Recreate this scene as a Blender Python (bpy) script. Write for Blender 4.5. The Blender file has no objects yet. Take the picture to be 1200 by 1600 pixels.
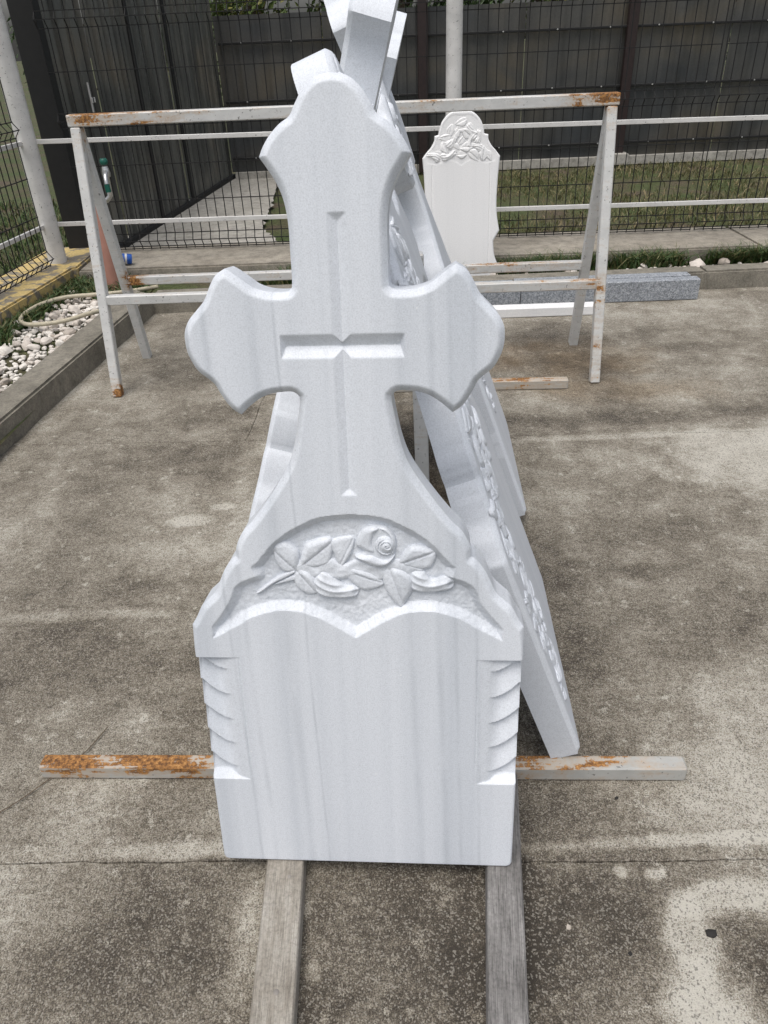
import bpy, bmesh, math, random
import numpy as np
from mathutils import Matrix, Vector
R = math.radians
random.seed(7); rng = np.random.default_rng(7)
S = bpy.context.scene
COL = S.collection

# ------------------------------------------------------------------ camera, world, sun, exposure
FPX = 1183.0
cam_d = bpy.data.cameras.new('camera'); cam = bpy.data.objects.new('camera', cam_d); COL.objects.link(cam)
cam_d.sensor_fit = 'HORIZONTAL'; cam_d.sensor_width = 36.0; cam_d.lens = 36.0 * FPX / 1200.0
cam_d.clip_start = 0.02; cam_d.clip_end = 500
_d = Vector((81.0, 1839.0, FPX)).normalized()          # plumb direction as the lens sees it (x right, y down, z ahead)
_up = -_d; _fw = Vector((0, 0, 1)); _fw = (_fw - _up * _fw.dot(_up)).normalized(); _rt = _fw.cross(_up)
RW = Matrix((_rt, _fw, _up))
_m = Matrix((RW @ Vector((1, 0, 0)), RW @ Vector((0, -1, 0)), RW @ Vector((0, 0, -1)))).transposed().to_4x4()
_m.translation = (0, 0, 1.5); cam.matrix_world = _m
S.camera = cam
S.render.resolution_x = 768; S.render.resolution_y = 1024

SUN_EL, SUN_AZ = R(70), R(210)                          # azimuth clockwise from +Y
w = bpy.data.worlds.new('World'); S.world = w; w.use_nodes = True
wn = w.node_tree; bg = wn.nodes['Background']
sky = wn.nodes.new('ShaderNodeTexSky'); sky.sky_type = 'NISHITA'; sky.sun_disc = False
sky.sun_elevation = SUN_EL; sky.sun_rotation = SUN_AZ; sky.air_density = 1.0; sky.dust_density = 4.0; sky.ozone_density = 1.0
hs = wn.nodes.new('ShaderNodeHueSaturation'); hs.inputs['Saturation'].default_value = 0.42
wn.links.new(sky.outputs[0], hs.inputs['Color']); wn.links.new(hs.outputs[0], bg.inputs['Color'])
bg.inputs['Strength'].default_value = 0.11
sl = bpy.data.lights.new('sun', 'SUN'); sl.energy = 1.3; sl.angle = R(42); sl.color = (1, .96, .9)
so = bpy.data.objects.new('sun', sl); COL.objects.link(so)
so.rotation_euler = (R(90) - SUN_EL, 0, -SUN_AZ + math.pi)
_sd = Vector((math.sin(SUN_AZ) * math.cos(SUN_EL), math.cos(SUN_AZ) * math.cos(SUN_EL), math.sin(SUN_EL)))
so.rotation_euler = _sd.to_track_quat('Z', 'Y').to_euler()
so.location = (0, 0, 8)
S.view_settings.view_transform = 'Standard'; S.view_settings.look = 'None'
S.view_settings.exposure = 0.46; S.view_settings.gamma = 1.0; S.view_settings.use_curve_mapping = False
S.render.engine = 'CYCLES'
S.cycles.use_adaptive_sampling = True; S.cycles.adaptive_threshold = 0.018; S.cycles.max_bounces = 6; S.cycles.diffuse_bounces = 3; S.cycles.glossy_bounces = 2; S.cycles.transmission_bounces = 2; S.cycles.volume_bounces = 0; S.cycles.transparent_max_bounces = 4

# ------------------------------------------------------------------ node helpers
class NT:
    def __init__(s, name):
        s.m = bpy.data.materials.new(name); s.m.use_nodes = True
        s.t = s.m.node_tree; s.b = s.t.nodes['Principled BSDF']; s._pos = None; s._obj = None; s.dim = '3D'; s.maxd = 2.5
    def n(s, typ, ins=None, **kw):
        nd = s.t.nodes.new('ShaderNode' + typ)
        for k, v in kw.items(): setattr(nd, k, v)
        for k, v in (ins or {}).items():
            sock = nd.inputs[k]
            if isinstance(v, bpy.types.NodeSocket): s.t.links.new(v, sock)
            else: sock.default_value = v
        return nd
    @property
    def pos(s):
        if not s._pos: s._pos = s.n('NewGeometry').outputs['Position']
        return s._pos
    @property
    def obj(s):
        if not s._obj: s._obj = s.n('TexCoord').outputs['Object']
        return s._obj
    def map(s, vec, scale=(1, 1, 1), loc=(0, 0, 0), rot=(0, 0, 0)):
        return s.n('Mapping', {'Vector': vec, 'Scale': scale, 'Location': loc, 'Rotation': rot}).outputs[0]
    def noise(s, vec, scale, detail=4, rough=.55, dist=0):
        return s.n('TexNoise', {'Vector': vec, 'Scale': scale, 'Detail': min(detail, s.maxd), 'Roughness': rough, 'Distortion': dist}, noise_dimensions=s.dim).outputs['Fac']
    def ramp(s, f, stops, interp='LINEAR'):
        nd = s.n('ValToRGB', {'Fac': f}); cr = nd.color_ramp; cr.interpolation = interp
        while len(cr.elements) < len(stops): cr.elements.new(.5)
        for e, (p, c) in zip(cr.elements, stops):
            e.position = p; e.color = (c, c, c, 1) if not isinstance(c, tuple) else (*c, 1)
        return nd.outputs['Color']
    def mix(s, f, a, b, mode='MIX'):
        nd = s.n('Mix', data_type='RGBA', blend_type=mode)
        for k, v in ((0, f), (6, a), (7, b)):
            if isinstance(v, bpy.types.NodeSocket): s.t.links.new(v, nd.inputs[k])
            else: nd.inputs[k].default_value = v if k == 0 else ((v, v, v, 1) if not isinstance(v, tuple) else (*v, 1))
        return nd.outputs[2]
    def math(s, op, a, b=0.0, clamp=False):
        nd = s.n('Math', operation=op, use_clamp=clamp)
        for k, v in ((0, a), (1, b)):
            if isinstance(v, bpy.types.NodeSocket): s.t.links.new(v, nd.inputs[k])
            else: nd.inputs[k].default_value = v
        return nd.outputs[0]
    def sep(s, vec):
        return s.n('SeparateXYZ', {0: vec}).outputs
    def out(s, color=None, rough=None, bump=None, bstr=.3, bdist=.002, **kw):
        for k, v in (('Base Color', color), ('Roughness', rough)):
            if v is None: continue
            if isinstance(v, bpy.types.NodeSocket): s.t.links.new(v, s.b.inputs[k])
            else: s.b.inputs[k].default_value = (*v, 1) if isinstance(v, tuple) else v
        for k, v in kw.items(): s.b.inputs[k.replace('_', ' ')].default_value = v
        if bump is not None:
            bn = s.n('Bump', {'Height': bump, 'Strength': bstr, 'Distance': bdist})
            s.t.links.new(bn.outputs[0], s.b.inputs['Normal'])
        return s.m

def blob(T, x, y, rx, ry, rot=0, soft=.35, wob=.25, nscale=3.0):
    """mask of one irregular patch on the floor, centred at a place of the yard"""
    v = T.map(T.n('VectorMath', {0: T.pos, 1: (-x, -y, 0)}, operation='ADD').outputs[0], (1 / rx, 1 / ry, 0), rot=(0, 0, 0))
    l = T.n('VectorMath', {0: v}, operation='LENGTH').outputs['Value']
    key = 'nz%d' % (nscale > 5)
    if not hasattr(T, key): setattr(T, key, T.noise(T.pos, 7.0 if nscale > 5 else 4.0, 4, .65))
    nz = getattr(T, key)
    l2 = T.math('ADD', l, T.math('MULTIPLY', T.math('SUBTRACT', nz, .5), wob * 4))
    return T.ramp(l2, [(1 - soft, 1.0), (1.0, 0.0)])

# ------------------------------------------------------------------ materials
def m_concrete_yard():
    T = NT('yard_concrete'); p = T.pos; T.dim = '2D'; T.maxd = 4
    big = T.noise(p, 1.6, 3, .62); mid = T.noise(p, 9.0, 4, .72, .35); fine = T.noise(p, 85, 3, .78); vf = T.noise(p, 330, 2, .85)
    gr = T.math('ADD', T.math('MULTIPLY', T.math('SUBTRACT', fine, .5), .9), T.math('MULTIPLY', T.math('SUBTRACT', vf, .5), 2.1))   # grain, about zero
    st = T.noise(T.map(p, (1, 2.0, 1), rot=(0, 0, .35)), 24, 4, .8, .5)
    tone = T.math('ADD', T.math('MULTIPLY', T.math('SUBTRACT', big, .5), 1.0), T.math('MULTIPLY', T.math('SUBTRACT', mid, .5), .52))
    tone = T.math('ADD', tone, T.math('MULTIPLY', T.math('SUBTRACT', st, .5), .45))
    tone = T.math('ADD', tone, .535)
    # worn or soiled places of the cement skin, plus a darker patch under the frame
    floor_tones = ((.66, .85, .14, .055, .34), (.55, .765, .065, .10, .32), (.53, .65, .10, .09, .30), (.70, .72, .09, .07, -.16), (.53, .90, .030, .020, .30), (.46, .91, .016, .020, .28),
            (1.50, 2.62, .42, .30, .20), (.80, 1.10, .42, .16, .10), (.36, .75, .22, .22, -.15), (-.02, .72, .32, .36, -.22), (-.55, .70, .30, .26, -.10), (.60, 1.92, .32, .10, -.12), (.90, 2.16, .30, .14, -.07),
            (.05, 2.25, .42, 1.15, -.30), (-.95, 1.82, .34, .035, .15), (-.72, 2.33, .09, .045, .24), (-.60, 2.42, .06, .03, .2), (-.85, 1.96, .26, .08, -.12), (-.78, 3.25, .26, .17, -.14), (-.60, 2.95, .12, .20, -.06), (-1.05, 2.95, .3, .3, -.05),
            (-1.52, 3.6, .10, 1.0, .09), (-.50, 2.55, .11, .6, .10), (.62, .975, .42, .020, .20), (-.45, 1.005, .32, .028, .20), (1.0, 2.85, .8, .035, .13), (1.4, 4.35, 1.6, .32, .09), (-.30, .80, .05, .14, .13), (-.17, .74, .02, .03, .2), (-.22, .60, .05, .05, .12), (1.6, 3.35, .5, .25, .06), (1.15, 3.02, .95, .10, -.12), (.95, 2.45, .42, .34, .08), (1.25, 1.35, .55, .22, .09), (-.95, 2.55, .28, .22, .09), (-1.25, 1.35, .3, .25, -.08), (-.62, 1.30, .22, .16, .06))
    for a in floor_tones:
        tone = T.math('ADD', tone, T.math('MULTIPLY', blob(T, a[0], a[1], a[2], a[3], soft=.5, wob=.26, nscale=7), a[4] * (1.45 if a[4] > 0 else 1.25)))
    spl = T.noise(p, 19, 3, .6)
    tone = T.math('ADD', tone, T.math('MULTIPLY', T.ramp(T.math('ADD', spl, T.math('MULTIPLY', gr, .12)), [(.66, 0.0), (.74, 1.0)]), .26))
    tone = T.math('ADD', tone, T.math('MULTIPLY', gr, .62))
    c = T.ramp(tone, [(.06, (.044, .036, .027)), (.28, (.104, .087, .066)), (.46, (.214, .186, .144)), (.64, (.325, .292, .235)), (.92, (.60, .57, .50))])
    vo = T.n('TexVoronoi', {'Vector': p, 'Scale': 320.0, 'Randomness': 1.0}, voronoi_dimensions='2D').outputs
    cell = T.sep(vo['Color'])
    c = T.mix(T.math('MULTIPLY', T.ramp(cell[0], [(.80, 0.0), (.86, 1.0)]), .45), c, (.46, .43, .37))
    c = T.mix(T.math('MULTIPLY', T.ramp(cell[1], [(.82, 0.0), (.88, 1.0)]), .55), c, (.05, .041, .031))
    for a in ((1.0, 3.72, .52, .40, .65), (.45, 3.85, .5, .3, .5), (1.2, 3.3, .55, .2, .45), (2.25, 3.55, .3, .3, .4), (.1, 2.3, .4, 1.0, .5)):
        c = T.mix(T.math('MULTIPLY', blob(T, a[0], a[1], a[2], a[3], soft=.8, wob=.3, nscale=4), a[4]), c, T.mix(1.0, c, (.72, .56, .38), 'MULTIPLY'))
    h = T.math('ADD', gr, T.math('MULTIPLY', vo['Distance'], -.5))
    return T.out(c, .88, h, .7, .0035)

def m_concrete(name, a, b, dark=.5):
    T = NT(name); p = T.pos
    n1 = T.noise(p, 2.3, 5, .6); n2 = T.noise(p, 14, 5, .7); n3 = T.noise(p, 90, 4, .7); n4 = T.noise(p, 260, 2, .6)
    c = T.ramp(n1, [(.3, a), (.7, b)])
    c = T.mix(.6, c, T.ramp(n2, [(.3, .5), (.5, 1.0), (.72, 1.35)]), 'MULTIPLY')
    c = T.mix(dark, c, T.ramp(n3, [(.3, .45), (.5, 1.0), (.72, 1.4)]), 'MULTIPLY')
    c = T.mix(.4, c, T.ramp(n4, [(.3, .5), (.5, 1.0), (.72, 1.4)]), 'MULTIPLY')
    return T.out(c, .9, T.math('ADD', n3, n2), .5, .004)

def m_marble(name, tint=(1, 1, 1), streak=1.0, seed=0.0):
    T = NT(name); o = T.obj
    base = (.690 * tint[0], .720 * tint[1], .768 * tint[2]); dk = (.50 * tint[0], .535 * tint[1], .585 * tint[2])
    s1 = T.noise(T.map(o, (8.5, 8.5, .10), (seed, seed, 0)), 1.0, 5, .62, .05)
    s2 = T.noise(T.map(o, (48, 48, .30), (seed + 3, 0, 0)), 1.0, 4, .6, .05)
    c = T.mix(T.math('MULTIPLY', T.ramp(s1, [(.42, 0.0), (.66, 1.0)]), .62 * streak), base, dk)
    c = T.mix(T.math('MULTIPLY', T.ramp(s2, [(.50, 0.0), (.74, 1.0)]), .16 * streak), c, dk)
    # hair veins running down the block
    x = T.sep(T.map(o, (1, 1, 1), rot=(0, R(1.5), 0)))[0]
    wob = T.noise(T.map(o, (3, 3, 2.2)), 1.0, 3, .6)
    xx = T.math('ADD', x, T.math('MULTIPLY', T.math('SUBTRACT', wob, .5), .014))
    for x0, wd, st in ((-.075, .0018, .34), (-.215, .0022, .34), (-.185, .004, .25), (-.11, .006, .22), (.115, .005, .2), (.165, .0045, .30), (.195, .003, .25), (.232, .0026, .25)):
        d = T.math('ABSOLUTE', T.math('SUBTRACT', xx, x0 + seed * .01))
        k = T.math('MULTIPLY', T.ramp(T.math('DIVIDE', d, wd * 2), [(.1, 1.0), (1.0, 0.0)]), st * streak)
        k = T.math('MULTIPLY', k, T.ramp(T.noise(o, 6, 3, .6), [(.35, .2), (.6, 1.0)]))
        c = T.mix(k, c, (.33 * tint[0], .36 * tint[1], .40 * tint[2]))
    g = T.noise(o, 420, 2, .6); g2 = T.noise(o, 130, 3, .65)
    c = T.mix(.34, c, T.ramp(g, [(.3, .62), (.5, 1.0), (.7, 1.22)]), 'MULTIPLY')
    c = T.mix(.25, c, T.ramp(g2, [(.3, .8), (.5, 1.0), (.7, 1.1)]), 'MULTIPLY')
    chip = T.noise(o, 55, 4, .7)
    c = T.mix(T.math('MULTIPLY', T.ramp(chip, [(.70, 0.0), (.76, 1.0)]), .6), c, (.86 * tint[0], .87 * tint[1], .88 * tint[2]))
    pit = T.noise(T.map(o, (1, 1, 1), (5, 2, 1)), 75, 3, .7)
    c = T.mix(T.math('MULTIPLY', T.ramp(pit, [(.71, 0.0), (.77, 1.0)]), .45), c, (.36, .37, .38))
    return T.out(c, .48, T.math('ADD', T.math('MULTIPLY', g, .6), g2), .22, .0012, Specular_IOR_Level=.35)

def m_paint(name, rust=.3, white=(.62, .62, .60), zones=(), scale=1.0, topbias=.12):
    """chipped white paint over rusting steel; zones = (x, y, z, radius, extra rust) in the yard"""
    T = NT(name); p = T.pos
    a = T.noise(T.map(p, (.5, .5, .8)), 22 * scale, 6, .7, .4); b = T.noise(p, 95, 4, .75); e = T.noise(T.map(p, (.35, 2.5, 2.5)), 16, 4, .7)
    f = T.math('ADD', T.math('MULTIPLY', a, .4), T.math('MULTIPLY', e, .6))
    nz = T.sep(T.n('NewGeometry').outputs['Normal'])[2]
    f = T.math('ADD', f, T.math('MULTIPLY', T.math('MAXIMUM', nz, 0.0), topbias))
    for (x, y, z, r, k) in zones:
        d = T.n('VectorMath', {0: p, 1: (x, y, z)}, operation='DISTANCE').outputs['Value']
        f = T.math('ADD', f, T.math('MULTIPLY', T.ramp(T.math('DIVIDE', d, r), [(0.0, 1.0), (1.0, 0.0)]), k))
    f = T.math('ADD', f, T.math('MULTIPLY', T.math('SUBTRACT', b, .5), .30))
    th = .78 - rust * .35
    k = T.ramp(f, [(th, 0.0), (th + .035, 1.0)])
    stain = T.ramp(f, [(th - .16, 0.0), (th, 1.0)])
    rc = T.ramp(b, [(.28, (.040, .018, .010)), (.44, (.16, .072, .024)), (.58, (.36, .17, .050)), (.72, (.54, .31, .12))])
    pc = T.mix(T.math('MULTIPLY', stain, .55), T.mix(.35, white, T.ramp(a, [(.3, .6), (.6, 1.05)]), 'MULTIPLY'), (.42, .30, .19))
    ck = T.noise(T.map(p, (.6, .6, .6)), 130, 3, .7)
    pc = T.mix(T.math('MULTIPLY', T.ramp(ck, [(.64, 0.0), (.69, 1.0)]), .8), pc, (.10, .095, .09))
    c = T.mix(k, pc, rc)
    return T.out(c, T.math('ADD', T.math('MULTIPLY', T.sep(k)[0], .4), .42), T.math('ADD', T.math('MULTIPLY', T.sep(k)[0], -.5), T.math('MULTIPLY', b, .5)), .5, .002)

def m_plain(name, col, rough=.5, var=.25, scale=20, bump=.2, metallic=0.0):
    T = NT(name); n = T.noise(T.pos, scale, 5, .65)
    c = T.mix(1.0, col, T.ramp(n, [(.25, 1 - var), (.5, 1.0), (.75, 1 + var)]), 'MULTIPLY')
    return T.out(c, rough, n, bump, .002, Metallic=metallic)

def m_wood(name, lo, mi, hi, fine):
    T = NT(name); o = T.obj; T.maxd = 5
    g = T.noise(T.map(o, (60, 5, 60)), 1.0, 5, .75, .3); g2 = T.noise(T.map(o, (430, 14, 430)), 1.0, 4, .8); b = T.noise(T.map(o, (1, .6, 1)), 14, 4, .65); sp_ = T.noise(o, 160, 3, .75)
    c = T.ramp(T.math('ADD', T.math('MULTIPLY', g, .5), T.math('MULTIPLY', b, .5)), [(.36, lo), (.50, mi), (.64, hi)])
    c = T.mix(fine, c, T.ramp(g2, [(.36, .45), (.49, 1.0), (.64, 1.25)]), 'MULTIPLY')
    c = T.mix(.5, c, T.ramp(sp_, [(.34, .55), (.5, 1.0), (.66, 1.25)]), 'MULTIPLY')
    sp = T.noise(T.map(o, (170, 3.0, 170), (3, 1, 2)), 1.0, 4, .7)
    k = T.ramp(sp, [(.68, 0.0), (.71, 1.0)])
    c = T.mix(T.math('MULTIPLY', k, .8), c, (.04, .034, .028))
    vo = T.n('TexVoronoi', {'Vector': T.map(o, (14, 5, 0.01)), 'Scale': 1.0}).outputs['Distance']
    c = T.mix(T.math('MULTIPLY', T.ramp(vo, [(.03, 1.0), (.09, 0.0)]), .7), c, (.07, .055, .042))
    return T.out(c, .9, T.math('SUBTRACT', T.math('ADD', g, T.math('MULTIPLY', g2, .8)), T.sep(k)[0]), .8, .003)

def m_granite():
    T = NT('grey_granite'); o = T.pos
    v = T.sep(T.n('TexVoronoi', {'Vector': o, 'Scale': 170.0}).outputs['Color'])
    n = T.noise(o, 55, 4, .7)
    c = T.ramp(v[0], [(.0, (.15, .165, .185)), (.35, (.25, .27, .295)), (.7, (.33, .35, .38)), (1.0, (.45, .47, .50))])
    c = T.mix(.6, c, T.ramp(n, [(.35, .62), (.55, 1.08)]), 'MULTIPLY')
    return T.out(c, .5)

def m_sheet(name, a, b, c2):
    T = NT(name); p = T.pos
    n1 = T.noise(T.map(p, (.9, .9, 1.3)), 1.2, 5, .6, .3); n2 = T.noise(T.map(p, (6, 6, .8)), 1.0, 5, .7); n3 = T.noise(p, 40, 4, .7)
    c = T.ramp(n1, [(.32, a), (.52, b), (.72, c2)])
    c = T.mix(.6, c, T.ramp(n2, [(.3, .5), (.55, 1.1)]), 'MULTIPLY')
    c = T.mix(.3, c, T.ramp(n3, [(.3, .6), (.6, 1.1)]), 'MULTIPLY')
    return T.out(c, T.ramp(n2, [(.3, .38), (.7, .62)]), n3, .15, .002, Metallic=.35)

def m_leaf(name, a, b, c3=None):
    T = NT(name); p = T.pos
    n = T.noise(p, 9, 4, .7); r = T.n('NewGeometry').outputs['Random Per Island']
    c = T.mix(T.math('ADD', T.math('MULTIPLY', n, .5), T.math('MULTIPLY', r, .5)), a, b)
    if c3: c = T.mix(T.ramp(r, [(.72, 0.0), (.8, 1.0)]), c, c3)
    return T.out(c, .6)

def m_lawn():
    T = NT('lawn_soil'); p = T.pos
    n = T.noise(p, 2.0, 5, .65); f = T.noise(p, 40, 4, .75)
    c = T.ramp(n, [(.34, (.085, .065, .042)), (.5, (.065, .072, .026)), (.68, (.05, .075, .02))])
    c = T.mix(.8, c, T.ramp(f, [(.3, .35), (.5, 1.0), (.75, 1.7)]), 'MULTIPLY')
    return T.out(c, .95, f, .8, .02)

def m_stone():
    T = NT('white_pebble'); o = T.obj
    n = T.noise(T.pos, 18, 5, .65); f = T.noise(T.pos, 120, 3, .7); r = T.n('ObjectInfo').outputs['Random']
    c = T.ramp(r, [(.0, (.40, .35, .30)), (.30, (.58, .52, .46)), (.75, (.70, .645, .585)), (1.0, (.76, .72, .66))])
    c = T.mix(.55, c, T.ramp(n, [(.3, .5), (.55, 1.05)]), 'MULTIPLY')
    return T.out(c, .8, f, .4, .003)

def m_yellow():
    T = NT('yellow_painted_concrete'); p = T.pos
    n = T.noise(p, 9, 5, .65, .4); f = T.noise(p, 70, 4, .7)
    k = T.ramp(n, [(.46, 1.0), (.54, 0.0)])
    c = T.mix(k, T.ramp(f, [(.3, (.14, .12, .09)), (.7, (.27, .24, .19))]), T.ramp(f, [(.3, (.42, .30, .11)), (.7, (.64, .50, .22))]))
    return T.out(c, .85, f, .4, .003)

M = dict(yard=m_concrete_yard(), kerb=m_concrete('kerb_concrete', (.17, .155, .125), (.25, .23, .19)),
         plinth=m_concrete('plinth_concrete', (.24, .215, .175), (.33, .30, .25), .35),
         path=m_concrete('path_concrete', (.32, .305, .27), (.42, .40, .36), .3),
         marble=m_marble('blue_white_marble'), marble2=m_marble('white_marble_side', (1.02, 1.02, 1.02), .45, 1.7),
         marble3=m_marble('warm_white_marble', (1.20, 1.15, 1.08), .22, 4.1),
         wood=m_wood('pale_weathered_wood', (.20, .175, .145), (.31, .285, .245), (.40, .375, .335), .55), wood2=m_wood('grey_weathered_wood', (.115, .108, .102), (.19, .182, .175), (.28, .27, .26), .85), granite=m_granite(), yellow=m_yellow(), lawn=m_lawn(), stone=m_stone(),
         white=m_plain('white_paint', (.62, .61, .59), .45, .14, 9), bwire=m_plain('black_wire', (.008, .008, .008), .8, .2),
         black=m_plain('black_steel', (.007, .007, .007), .7, .3), pink=m_plain('pink_plastic', (.42, .21, .16), .5, .12, 8),
         blue=m_plain('blue_plastic', (.02, .10, .42), .35, .15), teal=m_plain('green_plastic', (.005, .09, .065), .4, .2), chrome=m_plain('worn_chrome', (.55, .55, .54), .3, .2, 30, .2, .8),
         hose=m_plain('cream_rubber', (.48, .43, .32), .55, .18, 25), dark=m_plain('black_debris', (.02, .018, .016), .8, .4),
         twig=m_plain('dry_twig', (.12, .09, .06), .8, .3), bark=m_plain('bark', (.06, .045, .03), .9, .4, 20, .6),
         leaf_a=m_leaf('tree_leaf', (.035, .07, .012), (.10, .13, .02), (.16, .15, .03)), leaf_b=m_leaf('dark_tree_leaf', (.02, .045, .012), (.05, .085, .02)),
         grass=m_leaf('grass_blade', (.06, .075, .022), (.14, .13, .05), (.26, .21, .11)), weed=m_leaf('weed_blade', (.025, .055, .012), (.065, .11, .025), (.14, .13, .05)),
         sheet=m_sheet('wall_sheet', (.052, .056, .059), (.085, .083, .076), (.120, .104, .078)), corr=m_sheet('corrugated_sheet', (.10, .105, .10), (.15, .15, .135), (.20, .18, .145)),
         brass=m_plain('dull_brass', (.30, .22, .10), .4, .2, 30, .2, .7))

# ------------------------------------------------------------------ object helpers
def wmat(o):
    return o.matrix_basis.copy() if o.parent is None else wmat(o.parent) @ o.matrix_parent_inverse @ o.matrix_basis
def link(o, parent=None, world=True):
    COL.objects.link(o)
    if parent is not None:
        o.parent = parent
        if world: o.matrix_parent_inverse = wmat(parent).inverted()
    return o
def tag(o, label=None, cat=None, group=None, kind=None):
    if label: o['label'] = label
    if cat: o['category'] = cat
    if group: o['group'] = group
    if kind: o['kind'] = kind
    return o
def thing(name, loc, label, cat, group=None):
    o = bpy.data.objects.new(name, None); o.empty_display_size = .1; o.location = loc
    COL.objects.link(o); return tag(o, label, cat, group)
def mesh(name, v, f, mat, smooth=None):
    me = bpy.data.meshes.new(name); me.from_pydata(v, [], f); me.update()
    if mat: me.materials.append(mat)
    if smooth is not None:
        me.shade_smooth(); me.set_sharp_from_angle(angle=R(smooth))
    return me
def obj(name, v, f, mat, parent=None, smooth=None, world=True):
    return link(bpy.data.objects.new(name, mesh(name, v, f, mat, smooth)), parent, world)
def from_bm(name, bm, mat, parent=None, smooth=None, world=True):
    me = bpy.data.meshes.new(name); bm.normal_update(); bm.to_mesh(me); bm.free()
    if mat: me.materials.append(mat)
    if smooth is not None: me.shade_smooth(); me.set_sharp_from_angle(angle=R(smooth))
    return link(bpy.data.objects.new(name, me), parent, world)
def bm_box(sx, sy, sz, mtx, bev=.003, seg=1, bm=None):
    b = bmesh.new(); bmesh.ops.create_cube(b, size=1)
    bmesh.ops.scale(b, vec=(sx, sy, sz), verts=b.verts)
    if bev: bmesh.ops.bevel(b, geom=b.edges[:], offset=bev, segments=seg, affect='EDGES')
    b.transform(mtx)
    if bm is None: return b
    me = bpy.data.meshes.new('t'); b.to_mesh(me); b.free(); bm.from_mesh(me); bpy.data.meshes.remove(me); return bm
def frame(p, q, up=(0, 0, 1)):
    p = Vector(p); q = Vector(q); y = (q - p).normalized(); u = Vector(up)
    x = y.cross(u).normalized(); z = x.cross(y)
    m = Matrix((x, y, z)).transposed().to_4x4(); m.translation = (p + q) / 2; return m, (q - p).length
def bar(name, p, q, wx, wz, mat, parent=None, up=(0, 0, 1), bev=.004, objspace=False):
    m, L = frame(p, q, up)
    if objspace:
        o = from_bm(name, bm_box(wx, L, wz, Matrix(), bev), mat, None, 30)
        o.matrix_basis = m
        if parent: o.parent = parent; o.matrix_parent_inverse = wmat(parent).inverted()
        return o
    return from_bm(name, bm_box(wx, L, wz, m, bev), mat, parent, 30)
def tube(pts, rad, seg=10, bm=None, cap=True):
    """round tube along points; returns verts, faces"""
    pts = [Vector(p) for p in pts]; n = len(pts); V = []; F = []
    rad = rad if isinstance(rad, (list, tuple)) else [rad] * n
    t0 = (pts[1] - pts[0]).normalized(); a = t0.orthogonal().normalized()
    for i, p in enumerate(pts):
        t = (pts[min(i + 1, n - 1)] - pts[max(i - 1, 0)]).normalized()
        a = (a - t * a.dot(t)).normalized(); b = t.cross(a)
        for k in range(seg):
            an = 2 * math.pi * k / seg; V.append(tuple(p + (a * math.cos(an) + b * math.sin(an)) * rad[i]))
    for i in range(n - 1):
        for k in range(seg):
            F.append((i * seg + k, i * seg + (k + 1) % seg, (i + 1) * seg + (k + 1) % seg, (i + 1) * seg + k))
    if cap: F.append(tuple(range(seg))[::-1]); F.append(tuple(range((n - 1) * seg, n * seg)))
    return V, F
def lathe(prof, seg=20, loc=(0, 0, 0)):
    V = []; F = []; n = len(prof)
    for (r, z) in prof:
        for k in range(seg):
            a = 2 * math.pi * k / seg; V.append((loc[0] + r * math.cos(a), loc[1] + r * math.sin(a), loc[2] + z))
    for i in range(n - 1):
        for k in range(seg): F.append((i * seg + k, i * seg + (k + 1) % seg, (i + 1) * seg + (k + 1) % seg, (i + 1) * seg + k))
    F.append(tuple(range(seg))[::-1]); F.append(tuple(range((n - 1) * seg, n * seg)))
    return V, F
def prism(poly, z0, z1):
    n = len(poly); V = [(x, y, z0) for x, y in poly] + [(x, y, z1) for x, y in poly]
    F = [tuple(range(n))[::-1], tuple(range(n, 2 * n))] + [(i, (i + 1) % n, n + (i + 1) % n, n + i) for i in range(n)]
    return V, F
def icorock(seed, sub=2, amp=.22):
    r = random.Random(seed); bm = bmesh.new(); bmesh.ops.create_icosphere(bm, subdivisions=sub, radius=1)
    cuts = []
    for k in range(7):
        d = Vector((r.gauss(0, 1), r.gauss(0, 1), r.gauss(0, 1))).normalized(); cuts.append((d, r.uniform(.55, .85)))
    for v in bm.verts:
        for d, c in cuts:
            s = v.co.dot(d)
            if s > c: v.co -= d * (s - c) * .9
        v.co *= 1 + r.uniform(-amp, amp) * .25
    s = Vector((r.uniform(.8, 1.25), r.uniform(.7, 1.0), r.uniform(.5, .75)))
    for v in bm.verts: v.co = Vector((v.co.x * s.x, v.co.y * s.y, v.co.z * s.z))
    me = bpy.data.meshes.new('stone'); bm.to_mesh(me); bm.free(); me.materials.append(M['stone'])
    me.shade_smooth(); me.set_sharp_from_angle(angle=R(32)); return me

# ------------------------------------------------------------------ the setting
lawn = obj('lawn_ground', [(-60, -40, -.03), (60, -40, -.03), (60, 80, -.03), (-60, 80, -.03)], [(0, 1, 2, 3)], M['lawn'])
tag(lawn, kind='structure')
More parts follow.
